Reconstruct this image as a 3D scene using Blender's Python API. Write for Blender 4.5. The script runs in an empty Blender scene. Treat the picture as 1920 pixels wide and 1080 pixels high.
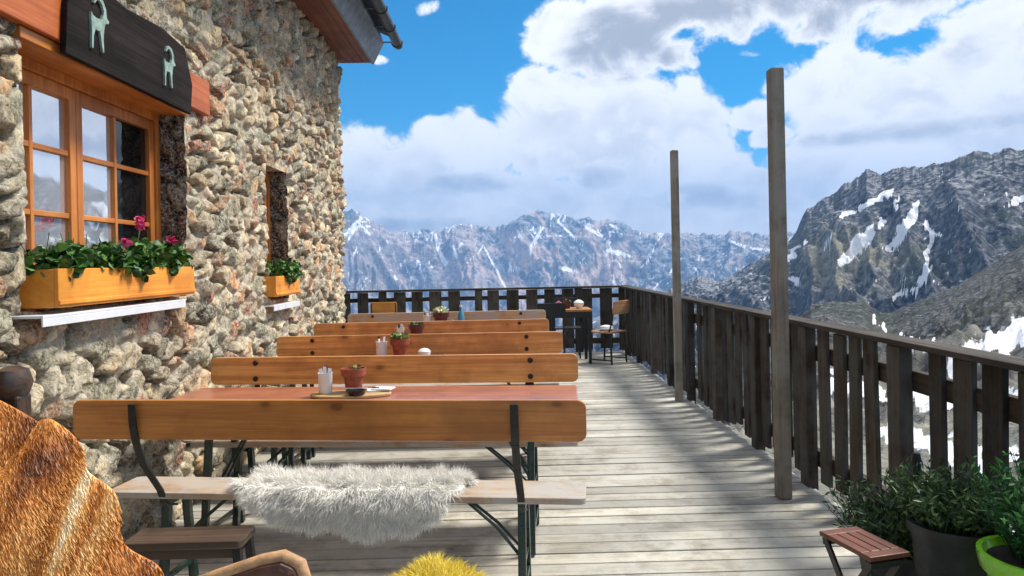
import bpy, math, random
import numpy as np
from mathutils import Vector, Matrix, Euler
R = math.radians
random.seed(7); np.random.seed(7)
scene = bpy.context.scene
COL = scene.collection

# ------------------------------------------------------------------ camera
EYE = 1.47
cam_d = bpy.data.cameras.new('camera'); cam = bpy.data.objects.new('camera', cam_d); COL.objects.link(cam)
cam_d.lens = 26.0; cam_d.sensor_width = 36.0; cam_d.clip_start = 0.05; cam_d.clip_end = 40000
cam.location = (0, 0, EYE)
fw = Euler((R(90), 0, R(-0.95)), 'XYZ').to_matrix()
cam_d.shift_y = -49 / 1920
cam.rotation_euler = (fw @ Matrix.Rotation(R(-1.15), 3, 'Z')).to_euler()
scene.camera = cam
scene.render.resolution_x = 1024; scene.render.resolution_y = 576
scene.view_settings.view_transform = 'Standard'; scene.view_settings.look = 'None'
scene.view_settings.gamma = 1.0; scene.view_settings.exposure = 1.0

# ------------------------------------------------------------------ node helper
class NT:
    def __init__(s, tree): s.t = tree; s.n = tree.nodes; s.l = tree.links
    def node(s, typ, **kw):
        n = s.n.new(typ)
        for k, v in kw.items(): setattr(n, k, v)
        return n
    def put(s, sock, v):
        if hasattr(v, 'is_output') or isinstance(v, bpy.types.NodeSocket): s.l.new(v, sock)
        elif isinstance(v, (tuple, list)) and len(v) == 3 and len(sock.default_value) == 4: sock.default_value = (*v, 1)
        else: sock.default_value = v
    def m(s, op, a, b=0.0, c=None, clamp=False):
        n = s.node('ShaderNodeMath', operation=op); n.use_clamp = clamp
        s.put(n.inputs[0], a); s.put(n.inputs[1], b)
        if c is not None: s.put(n.inputs[2], c)
        return n.outputs[0]
    def mix(s, f, a, b, mode='MIX'):
        n = s.node('ShaderNodeMix', data_type='RGBA', blend_type=mode)
        s.put(n.inputs[0], f); s.put(n.inputs[6], a); s.put(n.inputs[7], b)
        return n.outputs[2]
    def step(s, v, lo, hi, a=0.0, b=1.0, smooth=True):
        n = s.node('ShaderNodeMapRange'); n.interpolation_type = 'SMOOTHSTEP' if smooth else 'LINEAR'
        s.put(n.inputs[0], v)
        for i, q in enumerate((lo, hi, a, b)): n.inputs[i + 1].default_value = q
        return n.outputs[0]
    def noise(s, vec, scale, detail=6, rough=0.6, dist=0.0):
        n = s.node('ShaderNodeTexNoise'); n.inputs['Scale'].default_value = scale
        n.inputs['Detail'].default_value = detail; n.inputs['Roughness'].default_value = rough
        n.inputs['Distortion'].default_value = dist
        if vec is not None: s.l.new(vec, n.inputs['Vector'])
        return n.outputs['Fac']
    def voro(s, vec, scale, feature='F1'):
        n = s.node('ShaderNodeTexVoronoi', feature=feature); n.inputs['Scale'].default_value = scale
        s.l.new(vec, n.inputs['Vector']); return n
    def map(s, vec, scale=(1, 1, 1), loc=(0, 0, 0), rot=(0, 0, 0)):
        n = s.node('ShaderNodeMapping'); s.l.new(vec, n.inputs[0])
        n.inputs['Scale'].default_value = scale; n.inputs['Location'].default_value = loc
        n.inputs['Rotation'].default_value = rot
        return n.outputs[0]
    def ramp(s, f, stops):
        n = s.node('ShaderNodeValToRGB'); s.put(n.inputs[0], f); e = n.color_ramp.elements
        while len(e) < len(stops): e.new(0.5)
        for q, (p, c) in zip(e, stops): q.position = p; q.color = (*c, 1)
        return n.outputs[0]

# ------------------------------------------------------------------ sky and sun
SUN_AZ, SUN_EL = 66.0, 54.0
world = bpy.data.worlds.new('World'); scene.world = world; world.use_nodes = True
W = NT(world.node_tree); W.n.clear()
sky = W.node('ShaderNodeTexSky', sky_type='NISHITA'); sky.sun_disc = False
sky.sun_elevation = R(SUN_EL); sky.sun_rotation = R(SUN_AZ); sky.altitude = 2400; sky.air_density = 1.0; sky.dust_density = 0.3; sky.ozone_density = 2.5
hs = W.node('ShaderNodeHueSaturation'); hs.inputs['Saturation'].default_value = 1.55; hs.inputs['Value'].default_value = 0.95; hs.inputs['Hue'].default_value = 0.487
W.l.new(sky.outputs[0], hs.inputs['Color'])
tc = W.node('ShaderNodeTexCoord'); sep = W.node('ShaderNodeSeparateXYZ'); W.l.new(tc.outputs['Generated'], sep.inputs[0])
dx, dy, dz = sep.outputs
az = W.m('MULTIPLY', W.m('ARCTAN2', dx, dy), 180 / math.pi)
el = W.m('MULTIPLY', W.m('ARCSINE', dz), 180 / math.pi)
dirv = tc.outputs['Generated']
n_big = W.noise(W.map(dirv, (1, 1, 1.5)), 5.0, 4, 0.55)
n_mid = W.noise(W.map(dirv, (1, 1, 1.3), (3, 1, 2)), 13.0, 8, 0.62, 0.35)
n_puff = W.voro(W.map(dirv, (1, 1, 1.2)), 26.0, 'SMOOTH_F1').outputs['Distance']
# cumulus banks: azimuth, elevation, half-width, half-height in degrees, weight
BL = [(-8, 4.5, 9, 6.2, 1), (-3.5, 6.5, 5.5, 5.4, 1), (4.6, 9.8, 5.0, 5.0, 1), (3.0, 12.2, 2.6, 2.9, .9), (9.5, 9.0, 6.5, 5.6, 1), (14.6, 8.0, 4.2, 5.2, 1),
      (5, 3.5, 15, 4, 1), (18, 3.4, 9, 3.4, .9), (24, 4.2, 6.5, 4.6, 1), (9.5, 16.6, 7.0, 3.3, 1), (4.8, 17.0, 3.4, 2.6, .9), (18, 19.5, 13, 4.6, 1), (28, 19.6, 14, 5.2, 1),
      (29, 9.8, 8.5, 3.7, 1), (24.6, 11.5, 4.5, 3.4, .95), (36, 12, 8, 6, 1), (33, 8.0, 9, 3, 1), (19.2, 10.2, 2.4, 1.5, .72), (-8.7, 15.2, 1.6, .7, .32), (-5.2, 19.0, 2.4, 1.0, .2),
      (36.5, 17, 3.5, 3, .8), (-12, 8.6, 2.2, 1.5, .8), (19.0, 5.6, 3.4, 1.5, .8), (20.5, 8.7, 2.2, 1.2, .8), (17.4, 6.8, 2.5, 1.5, .8), (24, 8.0, 3, 1.6, .8)]
field = None
for (a, e, ra, re, w) in BL:
    qa = W.m('DIVIDE', W.m('SUBTRACT', az, a), ra); qe = W.m('DIVIDE', W.m('SUBTRACT', el, e), re)
    d = W.m('SUBTRACT', w, W.m('ADD', W.m('MULTIPLY', qa, qa), W.m('MULTIPLY', qe, qe)))
    field = d if field is None else W.m('MAXIMUM', field, d)
out = W.step(W.m('ABSOLUTE', az), 40, 52)
gen = W.m('MULTIPLY', W.m('SUBTRACT', n_big, 0.44), 5.0)
hi = W.step(el, 24, 32); far_f = W.m('MAXIMUM', out, hi)
field = W.m('ADD', W.m('MULTIPLY', field, W.m('SUBTRACT', 1.0, far_f)), W.m('MULTIPLY', gen, far_f))
field = W.m('MAXIMUM', field, -1.2)
det = W.m('ADD', W.m('MULTIPLY', W.m('SUBTRACT', n_mid, 0.5), 2.5), W.m('MULTIPLY', W.m('SUBTRACT', 0.42, n_puff), 0.75))
F = W.m('ADD', field, det)
mask = W.step(F, -0.06, 0.34)
# grey cloud bases
GR = [(14, 16.4, 10, 3.0, 1.6), (8.0, 15.0, 4.5, 1.9, 1.3), (25, 17.6, 12, 3.2, 1.4), (-8, 5.4, 5, .9, .45), (-2, 6.2, 5, 0.8, .4), (7, 6.4, 4, 1.0, .45), (30, 8.3, 7, .8, .45), (16, 4.5, 5, 1.2, .6), (-4, 3.0, 9, .8, .5), (33, 13.2, 2.5, 1.4, .5)]
g = None
for (a, e, ra, re, w) in GR:
    qa = W.m('DIVIDE', W.m('SUBTRACT', az, a), ra); qe = W.m('DIVIDE', W.m('SUBTRACT', el, e), re)
    d = W.m('MULTIPLY', W.m('SUBTRACT', 1.0, W.m('ADD', W.m('MULTIPLY', qa, qa), W.m('MULTIPLY', qe, qe))), w)
    g = d if g is None else W.m('MAXIMUM', g, d)
g = W.m('MAXIMUM', g, -0.6)
gn = W.noise(W.map(dirv, (1, 1, 2.0), (7, 2, 5)), 9.0, 7, 0.6, 0.3)
gm = W.step(W.m('ADD', g, W.m('MULTIPLY', W.m('SUBTRACT', gn, 0.5), 2.2)), -0.25, 0.9)
soft = W.step(n_mid, 0.38, 0.60, 0.42, 0.0)
gm = W.m('MULTIPLY', W.m('MAXIMUM', gm, soft), W.step(F, 0.15, 0.9))
ccol = W.mix(gm, (7.6, 7.6, 7.75), (3.1, 3.3, 3.75))
skyc = W.mix(mask, hs.outputs[0], ccol)
bg = W.node('ShaderNodeBackground'); bg.inputs['Strength'].default_value = 0.085
W.l.new(skyc, bg.inputs['Color'])
wo = W.node('ShaderNodeOutputWorld'); W.l.new(bg.outputs[0], wo.inputs['Surface'])

sl = bpy.data.lights.new('sun', 'SUN'); sl.energy = 3.1; sl.angle = R(14); sl.color = (1.0, 0.95, 0.87)
sun = bpy.data.objects.new('sun', sl); COL.objects.link(sun)
sd = Vector((math.sin(R(SUN_AZ)) * math.cos(R(SUN_EL)), math.cos(R(SUN_AZ)) * math.cos(R(SUN_EL)), math.sin(R(SUN_EL))))
sun.rotation_euler = sd.to_track_quat('Z', 'Y').to_euler()

# ------------------------------------------------------------------ numpy noise
def _h(ix, iy, s):
    n = (ix.astype(np.int64) * 374761393 + iy.astype(np.int64) * 668265263 + int(s) * 1442695041) & 0x7fffffff
    n = ((n ^ (n >> 13)) * 1274126177) & 0x7fffffff
    n = ((n ^ (n >> 16)) * 69069 + 12345) & 0x7fffffff
    return (n & 0xffffff) / float(0xffffff)
def vn(x, y, s=0):
    x0 = np.floor(x); y0 = np.floor(y); fx = x - x0; fy = y - y0
    fx = fx * fx * (3 - 2 * fx); fy = fy * fy * (3 - 2 * fy)
    a = _h(x0, y0, s); b = _h(x0 + 1, y0, s); c = _h(x0, y0 + 1, s); d = _h(x0 + 1, y0 + 1, s)
    return (a * (1 - fx) + b * fx) * (1 - fy) + (c * (1 - fx) + d * fx) * fy
def fbm(x, y, o=5, s=0, g=0.5):
    r = 0; a = 1; t = 0
    for i in range(o): r = r + a * vn(x * 2 ** i + 17.3 * i, y * 2 ** i - 9.1 * i, s + i); t += a; a *= g
    return r / t
def ridged(x, y, o=6, s=0, g=0.55):
    r = 0; a = 1; t = 0
    for i in range(o): r = r + a * (1 - np.abs(2 * vn(x * 2 ** i + 5.3 * i, y * 2 ** i + 3.7 * i, s + i) - 1)); t += a; a *= g
    return r / t

# ------------------------------------------------------------------ materials
def new_mat(name):
    m = bpy.data.materials.new(name); m.use_nodes = True
    N = NT(m.node_tree); b = N.n['Principled BSDF']; return m, N, b
def bump(N, b, h, dist, strength=1.0):
    n = N.node('ShaderNodeBump'); n.inputs['Distance'].default_value = dist; n.inputs['Strength'].default_value = strength
    N.l.new(h, n.inputs['Height']); N.l.new(n.outputs[0], b.inputs['Normal'])
def objvec(N):
    t = N.node('ShaderNodeTexCoord'); oi = N.node('ShaderNodeObjectInfo')
    v = N.node('ShaderNodeVectorMath', operation='MULTIPLY_ADD')
    cx = N.node('ShaderNodeCombineXYZ')
    for i, k in enumerate((17.0, 9.0, 13.0)): N.l.new(N.m('MULTIPLY', oi.outputs['Random'], k), cx.inputs[i])
    v.inputs[1].default_value = (1, 1, 1); N.l.new(t.outputs['Object'], v.inputs[0]); N.l.new(cx.outputs[0], v.inputs[2])
    return v.outputs[0], oi.outputs['Random']
def plain(name, c, rough=0.6, var=0.25, scale=12.0, metal=0.0, bumpd=0.0, coat=0.0, spec=0.5):
    m, N, b = new_mat(name); v, rnd = objvec(N)
    f = N.noise(v, scale, 6, 0.65)
    d = tuple(x * (1 - var) for x in c); e = tuple(min(1, x * (1 + var)) for x in c)
    N.l.new(N.mix(N.step(f, .3, .7), d, e), b.inputs['Base Color'])
    N.l.new(N.step(N.noise(v, scale * 2.3, 4), .3, .7, max(.02, rough - .1), min(1, rough + .12)), b.inputs['Roughness'])
    b.inputs['Metallic'].default_value = metal; b.inputs['Specular IOR Level'].default_value = spec
    if coat: b.inputs['Coat Weight'].default_value = coat; b.inputs['Coat Roughness'].default_value = .12
    if bumpd: bump(N, b, N.noise(v, scale * 4, 8, .7), bumpd)
    return m
def wood(name, dark, light, axis=0, rough=0.5, knots=0.8, grain=1.0, coat=0.0, grey=None, tone=False, vary=.25, bd=.0015, spec=.5):
    """long-grained timber; axis = direction of the grain"""
    m, N, b = new_mat(name); v, rnd = objvec(N)
    sc = [26.0 * grain] * 3; sc[axis] = 0.9 * grain
    g1 = N.noise(N.map(v, tuple(sc)), 1.0, 8, 0.66, 0.5)
    sc2 = [120.0 * grain] * 3; sc2[axis] = 3.0
    g2 = N.noise(N.map(v, tuple(sc2)), 1.0, 4, 0.6)
    f = N.m('ADD', N.m('MULTIPLY', g1, .75), N.m('MULTIPLY', g2, .25))
    col = N.mix(N.step(f, .34, .66), dark, light)
    blot = N.noise(v, 3.1, 5, .6)
    col = N.mix(N.step(blot, .38, .66, 0, .6), col, tuple(x * .62 for x in dark), 'MIX')
    if knots:
        ks = [7.0] * 3; ks[axis] = 4.2
        vo = N.voro(N.map(v, tuple(ks)), 1.0)
        kd = N.m('ADD', vo.outputs['Distance'], N.m('MULTIPLY', N.noise(v, 30, 3), .05))
        col = N.mix(N.m('MULTIPLY', N.step(kd, .10, .17, 1, 0), knots), col, tuple(x * .22 for x in dark))
        col = N.mix(N.m('MULTIPLY', N.step(kd, .14, .34, .5, 0), knots), col, tuple(x * .8 for x in dark))
    if grey:
        col = N.mix(N.step(N.noise(v, 4.3, 7, .7), .36, .62), col, grey)
    if tone:
        a = N.node('ShaderNodeVertexColor', layer_name='tone')
        sp = N.node('ShaderNodeSeparateColor'); N.l.new(a.outputs[0], sp.inputs[0])
        col = N.mix(1.0, col, N.mix(sp.outputs[0], (.5, .5, .52), (1.25, 1.22, 1.15)), 'MULTIPLY')
        gy = N.mix(.8, col, (.17, .165, .15)); col = N.mix(N.m('MULTIPLY', sp.outputs[1], .5), col, gy)
    lo = 1 - vary
    col = N.mix(1.0, col, N.mix(rnd, (lo, lo, lo), (1 + vary * .5,) * 3), 'MULTIPLY')
    N.l.new(col, b.inputs['Base Color'])
    N.l.new(N.step(g1, .3, .7, rough + .1, rough - .08), b.inputs['Roughness'])
    b.inputs['Specular IOR Level'].default_value = spec
    if coat: b.inputs['Coat Weight'].default_value = coat; b.inputs['Coat Roughness'].default_value = .3 if coat == 1.0 else .16
    bump(N, b, f, bd * 1.6)
    return m
M = {}
M['pine'] = wood('varnished pine', (.52, .19, .040), (.90, .43, .12), rough=.42, coat=.25)
M['pine_old'] = wood('weathered pine', (.42, .25, .11), (.68, .48, .25), rough=.6, grey=(.42, .38, .31))
M['seatw'] = wood('worn seat board', (.36, .22, .12), (.60, .45, .30), rough=.5, grey=(.45, .42, .38), coat=.1)
M['table'] = wood('red varnished tabletop', (.30, .085, .045), (.54, .20, .10), rough=.42, knots=.5, coat=1.0, vary=.15)
M['orange_beam'] = wood('orange glazed beam', (.50, .10, .02), (.72, .20, .045), axis=1, rough=.5, knots=.3)
M['frame_wood'] = wood('orange window timber', (.50, .15, .025), (.74, .29, .06), axis=2, rough=.42, knots=.2, vary=.1)
M['frame_wood_h'] = wood('orange rail timber', (.50, .15, .025), (.74, .29, .06), axis=1, rough=.42, knots=.2, vary=.1)
M['flowerbox'] = wood('orange planter board', (.78, .27, .03), (.95, .44, .06), axis=1, rough=.42, knots=.3, vary=.1)
M['soffit'] = wood('red brown soffit board', (.16, .045, .02), (.27, .085, .04), axis=1, rough=.55, knots=.3, tone=False)
M['dark_board'] = wood('charred carved board', (.008, .006, .005), (.032, .022, .018), axis=1, rough=.8, knots=0, spec=.15)
M['fence'] = wood('dark weathered fence timber', (.030, .021, .014), (.105, .075, .050), axis=2, rough=.75, knots=.5, vary=.45, grain=.8, grey=(.085, .078, .066), bd=.003, spec=.25)
M['rail'] = wood('dark rail timber', (.030, .023, .017), (.10, .078, .058), axis=1, rough=.75, knots=.3, bd=.003, spec=.25)
M['railx'] = wood('dark cross rail timber', (.030, .023, .017), (.10, .078, .058), axis=0, rough=.75, knots=.3, bd=.003, spec=.25)
M['post'] = wood('grey post timber', (.15, .115, .08), (.36, .30, .22), axis=2, rough=.75, knots=.6, grey=(.27, .25, .21), grain=.9, bd=.003)
M['deck'] = wood('silvered deck timber', (.27, .25, .20), (.58, .55, .47), axis=0, rough=.72, knots=.7, grey=(.50, .49, .44), tone=True, vary=0, bd=.003, grain=.9)
M['slat'] = wood('red brown slats', (.14, .04, .02), (.30, .11, .06), axis=1, rough=.5, knots=0)
M['darkwood'] = wood('dark stool wood', (.03, .018, .012), (.10, .06, .04), rough=.4, knots=0, coat=.3)
M['board'] = wood('pale serving board', (.45, .27, .10), (.70, .50, .24), rough=.5, knots=0)
M['green_steel'] = plain('dark green steel', (.010, .032, .026), .35, .3, 20, 0.0, .0004, .3)
M['black_steel'] = plain('black steel', (.012, .013, .014), .4, .3, 20, 0, .0003)
M['bolt'] = plain('dark bolt steel', (.05, .04, .035), .5, .3, 60, .8)
M['pot'] = plain('terracotta', (.30, .065, .028), .65, .3, 30, 0, .002)
M['pot_dark'] = plain('dark red glazed clay', (.10, .022, .018), .4, .3, 30, 0, .001)
M['soil'] = plain('potting soil', (.02, .013, .008), .95, .4, 60, 0, .01)
M['white'] = plain('white glazed china', (.80, .80, .78), .3, .05, 10, 0, 0, .3)
M['white_metal'] = plain('white sill metal', (.72, .74, .76), .35, .06, 6)
M['black_pl'] = plain('black plastic', (.012, .012, .013), .3, .2, 30)
M['zinc'] = plain('dark zinc', (.10, .11, .12), .36, .25, 9, .85)
M['fascia'] = plain('grey fascia metal', (.22, .235, .25), .4, .2, 7, .6)
M['roofing'] = plain('dark roof sheet', (.03, .032, .036), .55, .3, 9)
M['patina'] = plain('pale green patina', (.26, .36, .31), .6, .3, 30, 0, .001)
M['grey_pot'] = plain('dark grey planter', (.032, .036, .038), .5, .3, 10, 0, .001)
M['lime'] = plain('lime green plastic', (.22, .60, .02), .28, .08, 6, 0, 0, .4)
M['leather'] = plain('brown leather', (.09, .035, .02), .45, .35, 25, 0, .002)
M['piping'] = plain('tan piping', (.50, .28, .13), .6, .3, 30, 0, .002)
M['paper'] = plain('white paper napkin', (.78, .78, .80), .8, .06, 10)
M['pink'] = plain('pink cloth', (.60, .20, .24), .8, .2, 20)
M['blue_glass'] = plain('blue plastic bottle', (.06, .28, .42), .25, .2, 20)
M['interior'] = plain('dark room', (.012, .011, .010), .9, .3, 4)
m, N, b = new_mat('window glass'); b.inputs['Base Color'].default_value = (.006, .007, .008, 1)
v, _ = objvec(N); N.l.new(N.step(N.noise(v, 5, 3), .3, .7, .015, .05), b.inputs['Roughness']); b.inputs['IOR'].default_value = 1.9; M['glass'] = m
b.inputs['Base Color'].default_value = (.80, .83, .86, 1); b.inputs['Metallic'].default_value = .75
md = m.copy(); md.name = 'dark window glass'; M['glass_dark'] = md; md.node_tree.nodes['Principled BSDF'].inputs['Metallic'].default_value = 0; md.node_tree.nodes['Principled BSDF'].inputs['Base Color'].default_value = (.006, .007, .008, 1); md.node_tree.nodes['Principled BSDF'].inputs['IOR'].default_value = 1.5
bump(N, b, N.noise(v, 2.2, 2), .004)
m, N, b = new_mat('clear jar glass'); b.inputs['Base Color'].default_value = (.9, .93, .93, 1); b.inputs['Roughness'].default_value = .05
b.inputs['Transmission Weight'].default_value = .75; b.inputs['IOR'].default_value = 1.3; M['jar'] = m
m, N, b = new_mat('lace curtain'); v, _ = objvec(N)
N.l.new(N.mix(N.step(N.noise(N.map(v, (1, 14, .6)), 3, 4), .35, .65), (.25, .26, .28), (.72, .74, .78)), b.inputs['Base Color']); b.inputs['Roughness'].default_value = .9; M['curtain'] = m
def tinted(name, stops, rough=.6, trans=.0, spec=.4):
    """colour picked by the per-strand/per-leaf 'tone' attribute"""
    m, N, b = new_mat(name)
    a = N.node('ShaderNodeVertexColor', layer_name='tone'); sp = N.node('ShaderNodeSeparateColor'); N.l.new(a.outputs[0], sp.inputs[0])
    N.l.new(N.ramp(sp.outputs[0], stops), b.inputs['Base Color']); b.inputs['Roughness'].default_value = rough
    b.inputs['Specular IOR Level'].default_value = spec
    if trans: b.inputs['Subsurface Weight'].default_value = trans; b.inputs['Subsurface Radius'].default_value = (.01, .01, .005)
    return m
M['leaf'] = tinted('geranium leaves', [(0, (.012, .045, .008)), (.5, (.035, .12, .015)), (1, (.11, .23, .03))], .5)
M['bushleaf'] = tinted('herb leaves', [(0, (.018, .04, .018)), (.5, (.05, .105, .035)), (1, (.14, .22, .07))], .55)
M['grassleaf'] = tinted('fresh green leaves', [(0, (.012, .05, .015)), (.5, (.03, .13, .03)), (1, (.09, .28, .06))], .5)
M['petal'] = tinted('pink petals', [(0, (.45, .02, .10)), (1, (.85, .10, .28))], .5)
M['succ'] = tinted('succulent leaves', [(0, (.05, .09, .02)), (1, (.36, .38, .10))], .5)
M['cream_petal'] = tinted('cream petals', [(0, (.55, .55, .25)), (1, (.85, .85, .6))], .6)
M['fleece'] = tinted('white sheepskin', [(0, (.66, .62, .53)), (.4, (.86, .84, .77)), (1, (.95, .94, .90))], .8, spec=.1)
M['fleece_y'] = tinted('yellow sheepskin', [(0, (.62, .46, .05)), (.5, (.86, .70, .12)), (1, (.92, .80, .30))], .8, spec=.1)
M['hide'] = tinted('red brown hide', [(0, (.12, .035, .010)), (.25, (.36, .11, .018)), (.5, (.66, .27, .05)), (.75, (.85, .52, .17)), (1, (.90, .78, .52))], .5, spec=.45)

# stone wall
m, N, b = new_mat('rubble stone'); t = N.node('ShaderNodeTexCoord'); v = t.outputs['Object']
a = N.node('ShaderNodeVertexColor', layer_name='stone'); a2 = N.node('ShaderNodeVertexColor', layer_name='mort')
sp = N.node('ShaderNodeSeparateColor'); N.l.new(a2.outputs[0], sp.inputs[0])
n1 = N.noise(v, 14, 8, .7, .6); n2 = N.noise(v, 55, 8, .75, .4); n3 = N.noise(v, 5, 5, .6)
st = N.mix(N.step(n1, .38, .62), N.mix(1.0, a.outputs[0], (.55, .51, .45), 'MULTIPLY'), N.mix(1.0, a.outputs[0], (1.5, 1.43, 1.3), 'MULTIPLY'))
st = N.mix(N.step(n2, .48, .60, 0, .8), st, (.72, .66, .54))
st = N.mix(N.step(n2, .37, .45, .9, 0), st, (.030, .025, .020))
mo = N.mix(N.step(n2, .35, .65), (.44, .38, .27), (.86, .79, .63))
mo = N.mix(N.step(n3, .45, .7, 0, .5), mo, (.40, .28, .17))
col = N.mix(sp.outputs[0], st, mo)
N.l.new(col, b.inputs['Base Color']); b.inputs['Roughness'].default_value = .9; b.inputs['Specular IOR Level'].default_value = .2
bump(N, b, N.m('ADD', N.m('MULTIPLY', n2, .6), n1), .03, 1.0); M['rubble'] = m

def rockmat(name, cols, s, streak, bd, snowc=(.86, .87, .90), spec=.15):
    m, N, b = new_mat(name); t = N.node('ShaderNodeTexCoord'); v = t.outputs['Object']
    a = N.node('ShaderNodeVertexColor', layer_name='snow'); sp = N.node('ShaderNodeSeparateColor'); N.l.new(a.outputs[0], sp.inputs[0])
    dn = 3 if s < .01 else 8; n1 = N.noise(v, s, dn + 1, .62, .3); n2 = N.noise(v, s * 6, dn, .65, .2); n3 = N.noise(v, s * .28, 5, .6)
    c = N.mix(N.step(n1, .36, .64), cols[0], cols[1]); c = N.mix(N.step(n2, .40, .68, 0, .6), c, cols[2])
    c = N.mix(N.m('MULTIPLY', N.step(n3, .45, .62), N.step(n1, .42, .6)), c, cols[3])
    ge = N.node('ShaderNodeNewGeometry'); gs = N.node('ShaderNodeSeparateXYZ'); N.l.new(ge.outputs['True Normal'], gs.inputs[0])
    flat = N.step(N.m('ADD', gs.outputs[2], N.m('MULTIPLY', N.m('SUBTRACT', n2, .5), .9)), streak[0], streak[1])
    c = N.mix(N.m('MULTIPLY', flat, streak[2]), c, cols[2])
    c = N.mix(N.m('MULTIPLY', sp.outputs[1], N.step(n2, .3, .6, .45, 1)), c, cols[4])
    sn = N.step(N.m('ADD', sp.outputs[0], N.m('MULTIPLY', N.m('SUBTRACT', n2, .5), .9)), .42, .58)
    N.l.new(N.mix(sn, c, snowc), b.inputs['Base Color'])
    b.inputs['Roughness'].default_value = .92; b.inputs['Specular IOR Level'].default_value = spec
    bump(N, b, N.m('ADD', n1, N.m('MULTIPLY', n2, .35)), bd)
    return m
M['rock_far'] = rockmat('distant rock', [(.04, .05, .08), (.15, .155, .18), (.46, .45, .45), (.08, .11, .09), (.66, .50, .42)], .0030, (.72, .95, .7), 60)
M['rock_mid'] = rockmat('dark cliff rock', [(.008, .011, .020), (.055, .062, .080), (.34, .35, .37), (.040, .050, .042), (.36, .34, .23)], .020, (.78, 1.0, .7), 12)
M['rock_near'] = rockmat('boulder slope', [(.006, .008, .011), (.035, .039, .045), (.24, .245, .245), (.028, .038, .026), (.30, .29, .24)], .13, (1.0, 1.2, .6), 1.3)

# ------------------------------------------------------------------ mesh helper
class MB:
    def __init__(s): s.v = []; s.f = []; s.t = []
    def add(s, vs, fs, tone=.5):
        o = len(s.v); s.v += [tuple(p) for p in vs]; s.f += [tuple(i + o for i in q) for q in fs]; s.t += [tone] * len(vs); return s
    def box(s, x0, x1, y0, y1, z0, z1, mat=None, tone=.5):
        vs = [Vector((x, y, z)) for z in (z0, z1) for y in (y0, y1) for x in (x0, x1)]
        if mat: vs = [mat @ p for p in vs]
        return s.add(vs, [(0, 2, 3, 1), (4, 5, 7, 6), (0, 1, 5, 4), (2, 6, 7, 3), (0, 4, 6, 2), (1, 3, 7, 5)], tone)
    def bar(s, a, b, w, h, up=(0, 0, 1)):
        a = Vector(a); b = Vector(b); d = (b - a); L = d.length; d.normalize(); u = Vector(up)
        if abs(d.dot(u)) > .98: u = Vector((0, 1, 0))
        x = d.cross(u).normalized(); z = x.cross(d)
        vs = [p + x * sx * w / 2 + z * sz * h / 2 for p in (a, b) for sz in (-1, 1) for sx in (-1, 1)]
        return s.add(vs, [(0, 1, 3, 2), (4, 6, 7, 5), (0, 4, 5, 1), (2, 3, 7, 6), (0, 2, 6, 4), (1, 5, 7, 3)])
    def tube(s, pts, r, n=10, tone=.5):
        pts = [Vector(p) for p in pts]; rs = r if isinstance(r, (list, tuple)) else [r] * len(pts); vs = []; fs = []
        ref = Vector((0, 0, 1))
        for i, p in enumerate(pts):
            d = (pts[min(i + 1, len(pts) - 1)] - pts[max(i - 1, 0)]).normalized()
            q = ref if abs(d.dot(ref)) < .95 else Vector((1, 0, 0))
            x = d.cross(q).normalized(); y = d.cross(x)
            for k in range(n):
                t = 2 * math.pi * k / n; vs.append(p + (x * math.cos(t) + y * math.sin(t)) * rs[i])
        for i in range(len(pts) - 1):
            for k in range(n):
                k2 = (k + 1) % n; fs.append((i * n + k, (i + 1) * n + k, (i + 1) * n + k2, i * n + k2))
        fs.append(tuple(range(n))); fs.append(tuple(reversed(range((len(pts) - 1) * n, len(pts) * n))))
        return s.add(vs, fs, tone)
    def lathe(s, prof, c=(0, 0, 0), n=28):
        vs = []; fs = []
        for (r, z) in prof:
            for k in range(n):
                t = 2 * math.pi * k / n; vs.append((c[0] + r * math.cos(t), c[1] + r * math.sin(t), c[2] + z))
        for i in range(len(prof) - 1):
            for k in range(n):
                k2 = (k + 1) % n; fs.append((i * n + k, i * n + k2, (i + 1) * n + k2, (i + 1) * n + k))
        fs.append(tuple(reversed(range(n)))); fs.append(tuple(range((len(prof) - 1) * n, len(prof) * n)))
        return s.add(vs, fs)
    def prism(s, poly, f):
        """poly in 2-D, f(u, v, w) -> point with w in {0, 1}"""
        n = len(poly); vs = [f(u, v, 0) for u, v in poly] + [f(u, v, 1) for u, v in poly]
        return s.add(vs, [tuple(range(n)), tuple(reversed(range(n, 2 * n)))] + [(i, i + n, (i + 1) % n + n, (i + 1) % n) for i in range(n)])
    def build(s, name, mat, parent=None, loc=None, bevel=0, smooth=False, tone=False, fix=True):
        me = bpy.data.meshes.new(name); me.from_pydata(s.v, [], s.f)
        if fix:
            import bmesh
            bm = bmesh.new(); bm.from_mesh(me); bmesh.ops.recalc_face_normals(bm, faces=bm.faces); bm.to_mesh(me); bm.free()
        if tone:
            ca = me.color_attributes.new('tone', 'FLOAT_COLOR', 'POINT'); buf = np.ones((len(s.v), 4), 'f')
            tt = np.array([t if isinstance(t, tuple) else (t, 0) for t in s.t], 'f'); buf[:, 0] = tt[:, 0]; buf[:, 1] = tt[:, 1]; ca.data.foreach_set('color', buf.ravel())
        me.materials.append(mat); o = bpy.data.objects.new(name, me); COL.objects.link(o)
        if parent: o.parent = parent
        if loc: o.location = loc
        if smooth:
            me.polygons.foreach_set('use_smooth', [True] * len(me.polygons)); 
            e = o.modifiers.new('edge', 'EDGE_SPLIT'); e.split_angle = R(42)
        if bevel:
            bv = o.modifiers.new('bevel', 'BEVEL'); bv.width = bevel; bv.segments = 2; bv.limit_method = 'ANGLE'; bv.angle_limit = R(40)
        return o
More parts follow.
